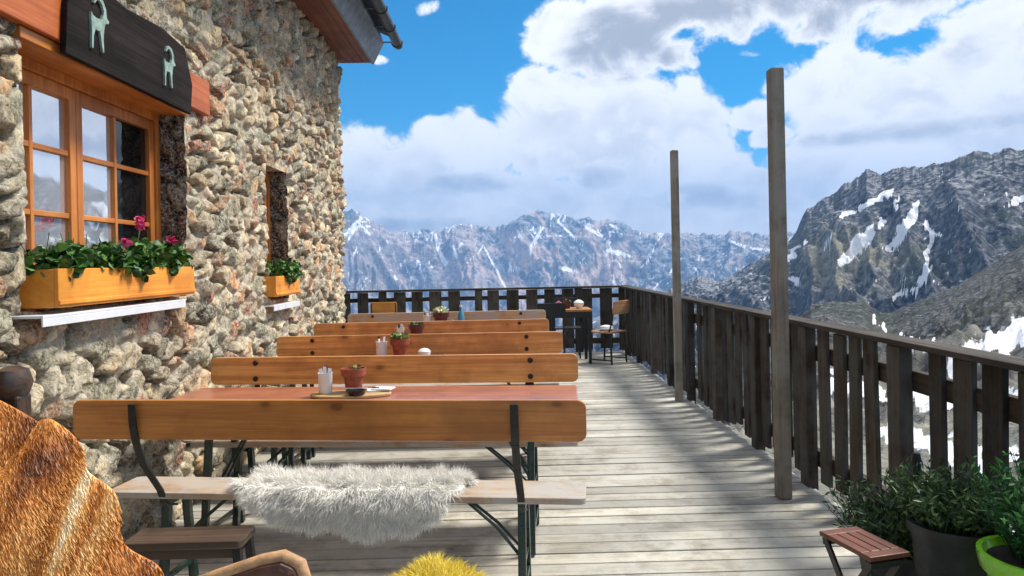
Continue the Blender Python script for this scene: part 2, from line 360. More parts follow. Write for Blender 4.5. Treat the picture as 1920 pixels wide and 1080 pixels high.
def np_mesh(name, V, Fq, mat, attrs=None, parent=None, smooth=True):
    me = bpy.data.meshes.new(name); me.vertices.add(len(V)); me.vertices.foreach_set('co', np.asarray(V, 'f').ravel())
    k = Fq.shape[1]; n = len(Fq); me.loops.add(n * k); me.loops.foreach_set('vertex_index', Fq.astype('i').ravel())
    me.polygons.add(n); me.polygons.foreach_set('loop_start', np.arange(0, n * k, k, dtype='i')); me.polygons.foreach_set('loop_total', np.full(n, k, 'i'))
    me.update(calc_edges=True); me.validate()
    for an, arr in (attrs or {}).items():
        ca = me.color_attributes.new(an, 'FLOAT_COLOR', 'POINT'); buf = np.ones((len(V), 4), 'f'); buf[:, :arr.shape[1]] = arr; ca.data.foreach_set('color', buf.ravel())
    if smooth: me.polygons.foreach_set('use_smooth', np.ones(n, bool))
    me.materials.append(mat); o = bpy.data.objects.new(name, me); COL.objects.link(o)
    if parent: o.parent = parent
    return o
def tag(o, label=None, cat=None, group=None, kind=None):
    if label: o['label'] = label
    if cat: o['category'] = cat
    if group: o['group'] = group
    if kind: o['kind'] = kind
    return o
def thing(name, label, cat, loc=(0, 0, 0), rz=0, group=None):
    o = bpy.data.objects.new(name, None); COL.objects.link(o); o.empty_display_size = .1
    o.location = loc; o.rotation_euler = (0, 0, rz); return tag(o, label, cat, group)
def dup(root, loc, rz=0, label=None):
    def cp(o, p):
        c = o.copy(); COL.objects.link(c)
        if p: c.parent = p
        for ch in list(o.children): cp(ch, c)
        return c
    r = cp(root, None); r.location = loc; r.rotation_euler = (0, 0, rz)
    if label: r['label'] = label
    return r

# ------------------------------------------------------------------ terrain
def interp(tab, x): return np.interp(x, [p[0] for p in tab], [p[1] for p in tab])
def gridfaces(nu, nv):
    i = np.arange(nu - 1)[:, None]; j = np.arange(nv - 1)[None, :]; a = i * nv + j
    return np.stack([a, a + nv, a + nv + 1, a + 1], -1).reshape(-1, 4)
def seg_mask(A, E, pts, w0, w1):
    """soft mask round a polyline given in degrees of azimuth / elevation"""
    best = np.full(A.shape, 9.0)
    for i in range(len(pts) - 1):
        ax, ay = pts[i][:2]; bx, by = pts[i + 1][:2]; w = (pts[i][2], pts[i + 1][2])
        t = np.clip(((A - ax) * (bx - ax) + (E - ay) * (by - ay)) / ((bx - ax) ** 2 + (by - ay) ** 2 + 1e-9), 0, 1)
        d = np.hypot(A - ax - t * (bx - ax), E - ay - t * (by - ay)) / (w[0] + (w[1] - w[0]) * t)
        best = np.minimum(best, d)
    return np.clip(1.5 - best, 0, 1)
def polar(name, A, rs, zf, mat, kind='structure', snow=None):
    AA, RR = np.meshgrid(A, rs, indexing='ij'); Z = zf(AA, RR)
    X = RR * np.sin(np.radians(AA)); Y = RR * np.cos(np.radians(AA))
    V = np.stack([X, Y, Z], -1).reshape(-1, 3)
    E = np.degrees(np.arctan2(Z - EYE, RR)); S = snow(AA, E, X, Y, Z, RR) if snow else np.zeros(AA.shape + (2,))
    o = np_mesh(name, V, gridfaces(len(A), len(rs)), mat, {'snow': S.reshape(-1, 2)})
    tag(o, kind=kind); return o
FAR = [(-180, 2.4), (-60, 3.0), (-30, 2.2), (-18, 3.1), (-13.59, 3.72), (-12.3, 3.9), (-11.81, 4.07), (-11.22, 4.23), (-10.43, 3.82), (-9.64, 3.28), (-8.24, 2.58), (-7.02, 2.48), (-6.0, 2.38), (-4.36, 2.52), (-3.32, 2.99), (-2.29, 3.06), (-1.47, 2.71), (-0.45, 2.53), (0.38, 2.72), (1.22, 3.15), (2.05, 3.38), (3.09, 3.68), (4.11, 3.57), (5.14, 3.31), (6.15, 2.96), (7.17, 2.85), (8.39, 2.98), (9.59, 2.5), (10.78, 2.06), (12.36, 1.81), (14.32, 1.88), (16.24, 1.7), (17.76, 1.97), (19.61, 1.68), (22.13, 1.67), (30, 2.2), (60, 3.2), (180, 2.4)]
RIGHT = [(2, -9), (6, -6), (9.87, -3.75), (12.28, -2.52), (13.86, -1.84), (15.03, -1.37), (16.55, -1.75), (17.88, -1.18), (19.2, -0.34), (20.31, 0.42), (21.77, 1.53), (22.51, 3.03), (23.75, 4.11), (24.97, 4.79), (26.16, 5.38), (26.67, 6.05), (27.48, 5.65), (28.93, 6.04), (30.34, 5.93), (31.71, 6.26), (32.9, 6.57), (34.04, 6.39), (34.75, 6.65), (35.58, 6.46), (37.59, 6.83), (45, 8), (60, 6), (80, 2), (95, -6)]
NEAR = [(-180, -14), (-40, -14), (8, -13), (14.55, -8.2), (18.36, -6.4), (21.3, -5.2), (22.21, -4.2), (22.9, -3.5), (24.3, -3.2), (25.5, -3.25), (26.6, -3.5), (27.15, -4.1), (28.12, -4.0), (30.03, -3.04), (31.56, -2.32), (33.35, -1.22), (35.34, 0.21), (37.5, 1.63), (45, 3), (60, 0), (90, -8), (180, -14)]
def zfar(A, Rr):
    r1 = 7200 + 500 * np.sin(A * .13 + 1); el = interp(FAR, A)
    x = Rr * np.sin(np.radians(A)); y = Rr * np.cos(np.radians(A))
    zr = r1 * np.tan(np.radians(el)); t = np.clip((Rr - 3200) / (r1 - 3200), 0, 1.6)
    zz = -1500 + (zr + 1500) * np.where(t < 1, t ** .92, 1 - (t - 1) * 1.2)
    buf = np.clip(1 - t, 0, 1) ** .5 * np.clip(t * 4, 0, 1)
    warp = 2.4 * fbm(x / 900, y / 900, 3, 5)
    wx = 900 * (fbm(x / 1500, y / 1500, 3, 6) - .5)
    g1 = .75 * (ridged((x + wx + .35 * (y - 7000)) / 1250, (y + wx) / 3000, 7, 12, .6) - .62) + .2 * (ridged(A * .42 + warp * .6, Rr / 2500, 5, 11) - .62)
    g2 = ridged(x / 520, y / 520, 4, 31) - .6
    zz = zz + buf * (g1 * 2000 + g2 * 420)
    zz = zz + np.clip(1 - np.abs(t - 1) * 6, 0, 1) * ((fbm(A * 3.1, t * 3, 5, 77) - .5) * 52 + (ridged(A * 1.3, t, 4, 7) - .6) * 30)
    return zz
def snow_far(A, E, X, Y, Z, Rr):
    s = ridged(A * 1.7 + E * 1.1 * np.sign(np.sin(A * .8 + 1)) + 1.6 * vn(A * .5, E * .9, 5), E * .45 - A * .2 + 4, 3, 41)
    low = vn(A * .9 + 3, E * .7, 8)
    hgt = np.clip((E + 4.5) / 4, 0, 1)
    f = np.clip((s - .77) * 7, 0, 1) * np.clip((low - .34) * 5, 0, 1) * hgt
    p = ridged(A * 3.6, E * 3.2, 4, 51); f = np.maximum(f, np.clip((p - .68) * 6, 0, 1) * np.clip((E - .3) / 2.2, 0, 1) * np.clip((vn(A * .7, E, 19) - .35) * 4, 0, 1) * .9)
    for pts in ([(-4.9, 2.2, .10), (-4.7, 1.0, .14), (-4.2, .0, .2)], [(-3.6, 1.4, .07), (-3.3, .4, .1)], [(-1.2, 1.2, .06), (-.2, -.8, .09), (.6, -2.4, .05)], [(8.3, .75, .10), (9.2, .5, .2), (10.0, .25, .1)],
                [(4.6, 3.0, .10), (5.6, 2.0, .09), (6.4, 1.1, .05)], [(3.4, 2.6, .09), (2.6, 1.5, .09), (2.3, .8, .05)], [(5.0, -.6, .18), (5.9, -.9, .1)], [(17.3, 1.3, .1), (18.6, .7, .08), (20.5, .4, .1)], [(-10.8, 3.3, .08), (-9.9, 2.3, .09)], [(-8.1, -.9, .10), (-7.5, -2.3, .05)]):
        f = np.maximum(f, seg_mask(A, E, pts, 0, 0))
    warm = np.clip((ridged(A * .55 + E * .5 + .5 * vn(A, E, 3), E * .35 - A * .2, 3, 61) - .58) * 5, 0, 1) * np.clip(1.3 - np.abs(A - 4.5) / 9, .45, 1)  # light ribs of the relief painted into the rock colour, as pale scree
    return np.stack([f, warm], -1)
A_far = np.concatenate([np.arange(-180, -40, 2.5), np.arange(-40, -14, .4), np.arange(-14, 24, .045), np.arange(24, 40, .4), np.arange(40, 180.1, 2.5)])
r_far = np.concatenate([np.linspace(2400, 3200, 4), np.linspace(3300, 8200, 170), np.linspace(8400, 9400, 6)])
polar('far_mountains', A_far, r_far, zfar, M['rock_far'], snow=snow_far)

def zright(A, Rr):
    el = interp(RIGHT, A); r1 = 1500 + 240 * np.clip((20 - A) / 10, -1.2, 1.5)
    x = Rr * np.sin(np.radians(A)); y = Rr * np.cos(np.radians(A))
    r0 = 620.0; zr = r1 * np.tan(np.radians(el)); zb = -170 + 0 * A; t = np.clip((Rr - r0) / (r1 - r0), 0, 1.7)
    zz = zb + (zr - zb) * np.where(t < 1, t ** 1.12, 1 - (t - 1) * 1.3)
    amp = np.clip((1 - t) * 2.6, 0, 1) * np.clip(t * 3 + .1, 0, 1)
    wx = 60 * fbm(x / 140, y / 140, 3, 2)
    g = ridged((x + wx) / 170, (y - wx) / 170, 6, 21, .62) - .6; g2 = ridged(A * .30 + Rr / 420 + wx * .01, Rr / 500, 3, 24) - .6
    zz = zz + amp * (g * 105 + g2 * 70)
    k = np.clip(1 - np.abs(t - 1) * 5, 0, 1)
    zz = zz + k * ((ridged(A * .9, t * 2.5, 5, 71, .55) - .62) * 17 + (vn(A * 4, t * 9, 73) - .5) * 3)
    return zz
def snow_right(A, E, X, Y, Z, Rr):
    f = np.zeros(A.shape)
    jit = (fbm(A * 2.2, E * 2.2, 4, 3) - .5) * .9; A = A + jit; E = E + (fbm(A * 2.2 + 9, E * 2.2, 4, 4) - .5) * .9
    for pts in ([(25.0, -.55, .32), (25.9, .45, .50), (26.7, 1.35, .42), (27.5, 2.4, .22)], [(28.1, .35, .16), (28.8, 1.4, .26), (29.3, 2.4, .34), (29.8, 3.6, .18)], [(30.2, 2.2, .14), (30.4, 1.0, .22), (30.3, -.2, .16), (30.0, -2.0, .22)],
                [(30.4, .8, .12), (31.0, 1.2, .12)], [(25.3, 2.8, .22), (26.2, 3.2, .3), (27.2, 3.8, .24), (28.2, 4.3, .16)], [(21.2, -.4, .14), (22.5, 1.0, .12)], [(21.8, -1.6, .26), (22.1, -1.9, .2)], [(28.4, 3.2, .12), (28.6, 4.0, .14)], [(35.0, 3.2, .22), (36.2, 3.9, .3)], [(28.2, -3.0, .2), (29.5, -2.4, .16)], [(20.5, -2.6, .12), (19.7, -3.1, .16)], [(24.5, 1.5, .1), (23.9, .8, .12)]):
        f = np.maximum(f, seg_mask(A, E, pts, 0, 0))
    p = ridged(A * 2.2, E * 2.6, 4, 91); f = np.maximum(f, np.clip((p - .84) * 9, 0, .9) * np.clip((vn(A * .5, E * .6, 15) - .45) * 5, 0, 1))
    warm = np.clip(1.25 - np.hypot((A - 25.5) / 4.2, (E + .3) / 2.6), 0, 1) * np.clip(fbm(A * 1.6, E * 1.6, 4, 33) * 2.4 - .6, 0, 1)
    return np.stack([f, warm], -1)
A_r = np.concatenate([np.arange(2, 12, .25), np.arange(12, 38, .05), np.arange(38, 95, 1.0)])
r_r = np.concatenate([np.linspace(560, 1800, 260), np.linspace(1830, 2200, 8)])
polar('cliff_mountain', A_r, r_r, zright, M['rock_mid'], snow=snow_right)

def znear(A, Rr):
    el = interp(NEAR, A); r1 = 260.0; x = Rr * np.sin(np.radians(A)); y = Rr * np.cos(np.radians(A))
    zr = EYE + r1 * np.tan(np.radians(el)); z0 = -1.25
    t = np.clip((Rr - 2) / (r1 - 2), 0, 1)
    zz = z0 + (zr - z0) * t - 9.0 * np.sin(np.pi * np.clip(t, 0, 1)) ** 1.0 * np.clip((A - 5) / 20, 0, 1)
    tb = np.clip((Rr - r1) / 1200, 0, 4); zz = np.where(Rr > r1, zr - (Rr - r1) * (.32) , zz)
    amp = np.clip(Rr / 60, .06, 1) * np.clip(1 - np.abs(Rr - r1) / r1 * 0, 0, 1)
    zz = zz + amp * ((ridged(x / 34, y / 34, 7, 61, .68) - .62) * 17.0 * np.clip(np.abs(r1 - Rr) / 90, .28, 1) + (fbm(x / 5, y / 5, 4, 62) - .5) * 1.2)
    return np.maximum(zz, -1700)
def snow_near(A, E, X, Y, Z, Rr):
    n = fbm(X / 20 + 4, Y / 12, 4, 14); f = np.clip((n - .47) * 6, 0, 1) * np.clip((A - 10) / 10, 0, 1) * np.clip((Rr - 12) / 20, 0, 1) * .42 * np.clip(1.4 - Rr / 120, 0, 1)
    A2 = A + (fbm(A * 1.5, E * 1.5, 4, 6) - .5) * 2.2; E2 = E + (fbm(A * 1.5 + 7, E * 1.5, 4, 8) - .5) * 1.6
    for pts in ([(31.2, -7.4, .35), (33.2, -6.2, .6), (35.5, -5.0, .9), (38, -4.2, 1.2)], [(28.6, -5.9, .22), (30.0, -6.2, .25)], [(26.9, -4.3, .14), (27.5, -5.1, .2)], [(24, -9, .3), (29, -9.8, .5), (36, -9.0, .4)], [(27, -12, .4), (33, -13.4, .6), (39, -12, .5)], [(30, -17, .6), (38, -18, .8)]):
        f = np.maximum(f, seg_mask(A2, E2, pts, 0, 0))
    light = np.clip(fbm(X / 9, Y / 9, 4, 44) * 3 - 1.1, 0, 1) * np.clip(1.2 - Rr / 150, 0.1, 1)
    return np.stack([f, light], -1)
A_n = np.concatenate([np.arange(-180, 6, 3.0), np.arange(6, 15, .3), np.arange(15, 42, .07), np.arange(42, 181, 3.0)])
r_n = np.concatenate([np.array([.3, 1.5]), np.geomspace(2.2, 250, 190), np.linspace(252, 330, 14), np.geomspace(345, 5200, 20)])
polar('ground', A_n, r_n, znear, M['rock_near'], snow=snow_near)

# ------------------------------------------------------------------ deck
mb = MB(); y = -.9; k = 0
while y < 11.78:
    w = .122 + random.uniform(-.008, .008); jx = random.uniform(-.015, .015); zt = random.uniform(-.003, .003)
    x1 = 1.96 + jx
    tn = (random.uniform(.35, .85), random.random() if random.random() < .35 else 0)
    mb.box(-2.0, x1, y, y + w, -.035, zt, tone=tn); y += w + random.uniform(.008, .014)
deck = mb.build('deck', M['deck'], tone=True, bevel=.004); tag(deck, kind='structure')
mb = MB()
for x in (-1.7, -.85, 0, .85, 1.7): mb.box(x - .05, x + .05, -.9, 11.7, -.19, -.045)
mb.box(1.80, 1.90, -.9, 11.7, -.24, -.197); mb.box(-1.9, -1.8, -.9, 11.7, -.24, -.197)
o = mb.build('deck_joists', M['rail']); tag(o, kind='structure')

# ------------------------------------------------------------------ hut
WX = -1.95
hut = thing('mountain_hut', 'rubble stone mountain hut with orange window timber and overhanging eave beside the terrace', 'building', (WX, 5.5, 0))
def hp(o): o.location = (-WX, -5.5, 0); return o     # parts are written in world coordinates
WIN1 = (3.06, 4.64, 1.30, 2.45); WIN2 = (6.22, 6.84, 1.18, 2.33)
YE = 9.30
def stone_field(u, z):
    """displacement, stone colour, mortar mask for wall coordinate u (along) and z (up)"""
    wu = u + .10 * (fbm(u * 4, z * 4, 3, 1) - .5) + .04 * (vn(u * 16, z * 16, 9) - .5); wz = z + .10 * (fbm(u * 4 + 8, z * 4, 3, 2) - .5) + .04 * (vn(u * 16 + 3, z * 16, 10) - .5)
    rot = .35; cu = (wu * math.cos(rot) + wz * math.sin(rot)) / .165; cz = (-wu * math.sin(rot) + wz * math.cos(rot)) / .105
    iu = np.floor(cu); iz = np.floor(cz)
    F1 = np.full(u.shape, 9.); F2 = F1.copy(); I = np.zeros(u.shape); J = I.copy(); DX = I.copy(); DZ = I.copy()
    for a in (-1, 0, 1):
        for b_ in (-1, 0, 1):
            ci = iu + a; cj = iz + b_
            px = ci + _h(ci, cj, 101); pz = cj + _h(ci, cj, 102); d = np.hypot(cu - px, cz - pz) * (.8 + .5 * _h(ci, cj, 103))
            near = d < F1; F2 = np.where(near, F1, np.minimum(F2, d)); I = np.where(near, ci, I); J = np.where(near, cj, J)
            DX = np.where(near, cu - px, DX); DZ = np.where(near, cz - pz, DZ); F1 = np.where(near, d, F1)
    e = F2 - F1; r1 = _h(I, J, 5); r2 = _h(I, J, 6) - .5; r3 = _h(I, J, 7) - .5
    body = np.clip(e * 3.2, 0, 1) ** .8
    e0 = e; disp = .9 * body * (.012 + .050 * r1 + .050 * r2 * DX + .050 * r3 * DZ) + .030 * (ridged(u * 9, z * 11, 4, 3, .55) - .6) + .012 * (fbm(u * 40, z * 40, 2, 13) - .5) + .05 * (fbm(u * 1.3, z * 1.3, 3, 4) - .5)
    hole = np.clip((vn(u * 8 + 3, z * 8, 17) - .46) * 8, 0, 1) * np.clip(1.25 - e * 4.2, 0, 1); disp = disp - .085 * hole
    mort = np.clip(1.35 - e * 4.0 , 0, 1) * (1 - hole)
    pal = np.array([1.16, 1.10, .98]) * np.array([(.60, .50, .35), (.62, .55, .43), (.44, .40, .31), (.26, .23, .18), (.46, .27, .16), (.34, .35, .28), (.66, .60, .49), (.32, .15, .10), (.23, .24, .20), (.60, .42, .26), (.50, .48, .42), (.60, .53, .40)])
    c = pal[(_h(I, J, 8) * 11.99).astype(int)]; c = c * (.6 + .75 * _h(I, J, 9))[..., None] * (1 - .8 * hole)[..., None]  # deep holes also get their shade painted into the stone colour
    return disp, c, mort
gy = np.concatenate([np.arange(1.4, WIN1[0] - .004, .0125), [WIN1[0]], np.arange(WIN1[0] + .0125, WIN1[1] - .004, .0125), [WIN1[1]], np.arange(WIN1[1] + .0125, WIN2[0] - .004, .0125), [WIN2[0]],
                     np.arange(WIN2[0] + .0125, WIN2[1] - .004, .0125), [WIN2[1]], np.arange(WIN2[1] + .0125, YE, .0125), np.arange(YE, YE + 1.2, .02)])
gz = np.arange(-.6, 4.06, .0125)
for w in (WIN1, WIN2):
    for q in w[2:]: gz[np.argmin(np.abs(gz - q))] = q
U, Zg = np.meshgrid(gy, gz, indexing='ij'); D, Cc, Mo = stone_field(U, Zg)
corner = np.clip((U - (YE - .10)) / .2, 0, 1); ang = corner * math.pi / 2
bx = np.where(U > YE, WX - (U - YE), WX); by = np.minimum(U, YE)
rr = .06 * np.sin(corner * math.pi)            # rounded corner
for (a, b_, c_, d_) in (WIN1, WIN2, (2.85, 4.99, 2.46, 2.76)):
    q = np.maximum(np.maximum(a - U, U - b_), np.maximum(c_ - Zg, Zg - d_)); D = D * np.clip(.25 + q / .10, .25, 1)
X = bx + D * np.cos(ang) - rr * .6; Y = by + D * np.sin(ang) - rr * .6
V = np.stack([X, Y, Zg], -1)
Fq = gridfaces(len(gy), len(gz)); cu = (U[:-1, :-1] + U[1:, 1:]) / 2; cz = (Zg[:-1, :-1] + Zg[1:, 1:]) / 2
keep = np.ones(cu.shape, bool)
for (a, b_, c_, d_) in (WIN1, WIN2): keep &= ~((cu > a) & (cu < b_) & (cz > c_) & (cz < d_))
Fq = Fq[keep.reshape(-1)]
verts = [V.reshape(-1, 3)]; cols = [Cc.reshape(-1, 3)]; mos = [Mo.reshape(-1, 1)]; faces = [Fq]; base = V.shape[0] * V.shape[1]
DEP = .27
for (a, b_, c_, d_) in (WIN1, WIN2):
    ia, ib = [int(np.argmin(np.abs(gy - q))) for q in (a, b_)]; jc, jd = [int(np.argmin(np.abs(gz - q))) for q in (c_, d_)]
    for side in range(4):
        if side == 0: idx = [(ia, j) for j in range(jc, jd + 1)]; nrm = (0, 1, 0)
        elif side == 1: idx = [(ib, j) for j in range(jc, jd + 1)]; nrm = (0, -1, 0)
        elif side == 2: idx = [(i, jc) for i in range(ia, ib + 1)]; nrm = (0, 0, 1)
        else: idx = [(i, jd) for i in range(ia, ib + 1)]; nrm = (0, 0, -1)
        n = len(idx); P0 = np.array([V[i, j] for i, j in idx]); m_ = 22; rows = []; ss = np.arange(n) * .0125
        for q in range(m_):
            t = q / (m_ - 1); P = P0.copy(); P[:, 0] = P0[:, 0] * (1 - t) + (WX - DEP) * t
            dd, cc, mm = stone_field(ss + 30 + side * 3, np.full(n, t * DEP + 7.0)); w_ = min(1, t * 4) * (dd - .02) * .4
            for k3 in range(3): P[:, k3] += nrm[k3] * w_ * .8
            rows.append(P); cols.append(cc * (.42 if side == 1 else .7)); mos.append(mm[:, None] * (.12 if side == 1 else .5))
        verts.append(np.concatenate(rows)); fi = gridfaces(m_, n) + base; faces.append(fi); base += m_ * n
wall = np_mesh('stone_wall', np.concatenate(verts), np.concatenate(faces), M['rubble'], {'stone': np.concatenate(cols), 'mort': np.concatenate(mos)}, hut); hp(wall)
mb = MB(); mb.box(-7.5, WX - DEP - .012, -2.0, YE - .10, -.6, 4.0); mb.box(WX - DEP - .012, WX - .1, -2.0, 1.45, -.6, 4.0)
hp(mb.build('core_wall', M['interior'], hut))
# roof, soffit, fascia
def roofz(x): return 4.30 + (-1.26 - x) * math.tan(R(24))
mb = MB(); mb.prism([(-1.24, 4.34), (-1.24, 4.29), (-7.5, 4.29 + 6.26 * math.tan(R(24))), (-7.5, 4.40 + 6.26 * math.tan(R(24)))], lambda u, v, w: (u, -2.0 if w == 0 else YE + .02, v))
roof = hp(mb.build('roof', M['roofing'], hut))
mb = MB()
for k in range(4):
    x0 = -1.565 - k * .1005 - .095; mb.box(x0, x0 + .0975, -1.9, YE, 4.0, 4.02)
soff = hp(mb.build('soffit', M['soffit'], hut, bevel=.003))
mb = MB(); mb.prism([(-1.555, 3.985), (-1.53, 3.985), (-1.40, 4.24), (-1.40, 4.28), (-1.43, 4.28), (-1.555, 4.02)], lambda u, v, w: (u, -1.9 if w == 0 else YE + .012, v))
hp(mb.build('fascia', M['fascia'], hut))
mb = MB(); mb.prism([(-1.56, 4.022), (-1.44, 4.275), (-1.44, 4.34), (-1.96, 4.52), (-1.96, 4.022)], lambda u, v, w: (u, YE - .03 if w == 0 else YE + .006, v))
hp(mb.build('gable_board', M['soffit'], hut))
# gutter: half-round trough with bands
mb = MB(); GX, GZ, GR_ = -1.225, 4.235, .062; n = 14; vs = []
for (yy) in (-1.9, YE + .04):
    for rr_ in (GR_, GR_ - .006):
        for k in range(n + 1):
            t = math.pi + math.pi * k / n; vs.append((GX + rr_ * math.cos(t), yy, GZ + rr_ * math.sin(t)))
fs = []; L = n + 1
for k in range(n):
    fs += [(k, k + 1, 2 * L + k + 1, 2 * L + k), (L + k, 3 * L + k, 3 * L + k + 1, L + k + 1), (2 * L + k, 2 * L + k + 1, 3 * L + k + 1, 3 * L + k), (k, L + k, L + k + 1, k + 1)]
fs += [(0, 2 * L, 3 * L, L), (n, L + n, 3 * L + n, 2 * L + n)]
mb.add(vs, fs); mb.add([(GX + (GR_ - .002) * math.cos(math.pi + math.pi * k / n), YE + .034, GZ + (GR_ - .002) * math.sin(math.pi + math.pi * k / n)) for k in range(n + 1)] + [(GX + (GR_ - .002) * math.cos(math.pi + math.pi * k / n), YE + .030, GZ + (GR_ - .002) * math.sin(math.pi + math.pi * k / n)) for k in range(n + 1)], [tuple(range(n + 1)), tuple(reversed(range(n + 1, 2 * n + 2)))])
gut = hp(mb.build('gutter', M['zinc'], hut, smooth=True))
for i in range(14):
    yy = YE - .06 - i * .62; mb = MB()
    mb.tube([(GX + (GR_ + .004) * math.cos(math.pi + math.pi * k / 10), yy, GZ + (GR_ + .004) * math.sin(math.pi + math.pi * k / 10)) for k in range(11)] + [(GX + GR_, yy, GZ + .02)], .009, 6)
    mb.box(GX - GR_ - .16, GX - GR_, yy - .012, yy + .012, GZ - .003, GZ + .006)
    mb.build('gutter_bracket', M['zinc'], gut)
# snow guard pole above gutter
# lintel beam, carved board and animal emblems
XO = WX + .055
mb = MB(); mb.box(WX - .05, WX + .045, 2.85, 4.95, 2.478, 2.70); hp(mb.build('lintel_beam', M['orange_beam'], hut, bevel=.006)); mb = MB(); mb.box(WX - .16, WX + .020, 3.04, 4.66, 2.425, 2.474); hp(mb.build('lintel_soffit', M['frame_wood_h'], hut, bevel=.004))
mb = MB(); poly = [(3.26, 2.42), (3.9, 2.42), (4.57, 2.415), (4.60, 2.60), (4.50, 2.80), (4.2, 2.83), (3.8, 2.80), (3.5, 2.83), (3.33, 2.81), (3.28, 2.64)]
mb.prism(poly, lambda u, v, w: (WX + .047 + .028 * w, u, v)); cb = hp(mb.build('carved_board', M['dark_board'], hut, bevel=.004))
IB = [(.2, 0), (.75, 0), (.95, 2.6), (1.7, 4.2), (3.6, 4.3), (4.6, 0.2), (5.1, 0.2), (4.95, 3.0), (5.3, 5.2), (5.9, 6.6), (7.2, 6.9), (7.4, 7.4), (6.5, 8.0), (6.2, 9.8), (5.0, 11.2), (3.2, 11.6), (1.9, 10.9), (1.3, 9.7), (1.7, 9.6), (2.5, 10.5), (3.6, 10.8), (4.7, 10.2), (5.3, 9.0), (5.1, 8.2), (4.3, 7.0), (2.2, 6.7), (.7, 6.9), (.3, 7.5), (.1, 6.6), (.3, 4.0)]
for (yc, zc, s_) in ((3.52, 2.50, .0225), (4.26, 2.505, .0205)):
    mb = MB(); mb.prism(IB, lambda u, v, w: (WX + .0752 + .012 * w, yc + (u - 3.5) * s_ * .95, zc + v * s_)); mb.build('goat_emblem', M['patina'], cb)
# windows
def ring(f, X0, X1, y0, y1, z0, z1, wy, wt, wb):
    o = [(y0, z0), (y1, z0), (y1, z1), (y0, z1)]; n_ = [(y0 + wy, z0 + wb), (y1 - wy, z0 + wb), (y1 - wy, z1 - wt), (y0 + wy, z1 - wt)]
    vs = [(x, *p) for x in (X0, X1) for p in o + n_]; fs = []
    for k in range(4):
        q = (k + 1) % 4; fs += [(k, 4 + k, 4 + q, q), (8 + k, 8 + q, 12 + q, 12 + k), (k, q, 8 + q, 8 + k), (4 + k, 12 + k, 12 + q, 4 + q)]
    return f.add(vs, fs)
def casement(win, y0, y1, z0, z1, ys, zs):
    X0, X1 = WX - .215, WX - .165
    c = ring(MB(), X0, X1, y0, y1, z0, z1, .055, .06, .06).build('casement', M['frame_wood'], win, bevel=.004)
    for q in zs: MB().box(X0 + .008, X1 - .008, y0 + .056, y1 - .056, q - .013, q + .013).build('glazing_bar', M['frame_wood_h'], win, bevel=.003)
    for q in ys: MB().box(X0 + .005, X1 - .005, q - .013, q + .013, z0 + .061, z1 - .061).build('glazing_bar', M['frame_wood'], win, bevel=.003)
    yy = [y0 + .05] + ys + [y1 - .05]
    for k in range(len(yy) - 1):
        MB().box(X0 + .018, X0 + .023, yy[k] + (.001 if k else 0), yy[k + 1], z0 + .05, z1 - .05).build('pane', M['glass_dark' if k and y0 > 3.6 else 'glass'], win)
def window(win_r, mull, label=None):
    a, b_, c_, d_ = win_r; win = bpy.data.objects.new('window', None); COL.objects.link(win); win.parent = hut; hp(win)
    if label: win['label'] = label
    ring(MB(), WX - .245, WX - .150, a, b_, c_, d_, .05, .07, .05).build('frame', M['frame_wood'], win, bevel=.004)
    return win
w1 = window(WIN1, 3.75, 'window with two orange casements under the carved board')
casement(w1, 3.112, 3.752, 1.352, 2.378, [3.40], [2.05, 1.74]); casement(w1, 3.756, 4.588, 1.352, 2.378, [4.14], [2.05, 1.74])
w2 = window(WIN2, 6.5, 'narrow recessed window near the corner of the hut')
casement(w2, 6.272, 6.788, 1.232, 2.258, [6.53], [1.9, 1.57])
# sills
for (a, b_, z) in ((3.02, 4.38, 1.278), (6.08, 6.86, 1.14)):
    mb = MB(); mb.box(WX - DEP + .005, WX + .10, a, b_, z, z + .012); mb.box(WX + .092, WX + .10, a, b_, z - .035, z); hp(mb.build('window_sill', M['white_metal'], hut, bevel=.002))

# ------------------------------------------------------------------ leaves, strands
def leaves(mb, c, rad, n, size, flat=False, tone=None, up=.3):
    for _ in range(n):
        while True:
            p = Vector((random.uniform(-1, 1), random.uniform(-1, 1), random.uniform(-1, 1)))
            if p.length < 1: break
        p = Vector((c[0] + p.x * rad[0], c[1] + p.y * rad[1], c[2] + p.z * rad[2]))
        nrm = Vector((random.gauss(0, 1), random.gauss(0, 1), random.gauss(up, 1))).normalized()
        x = nrm.orthogonal().normalized(); x = Matrix.Rotation(random.uniform(0, 6.28), 3, nrm) @ x; y = nrm.cross(x)
        s = size * random.uniform(.6, 1.25); t = random.random() if tone is None else tone
        mb.add([p - x * s * .5, p - x * s * .15 + y * s * .45 + nrm * s * .08, p + x * s * .35 + y * s * .38, p + x * s * .55 + nrm * s * .12, p + x * s * .35 - y * s * .38, p - x * s * .15 - y * s * .45 + nrm * s * .08], [(0, 5, 4, 3, 2, 1)], t)
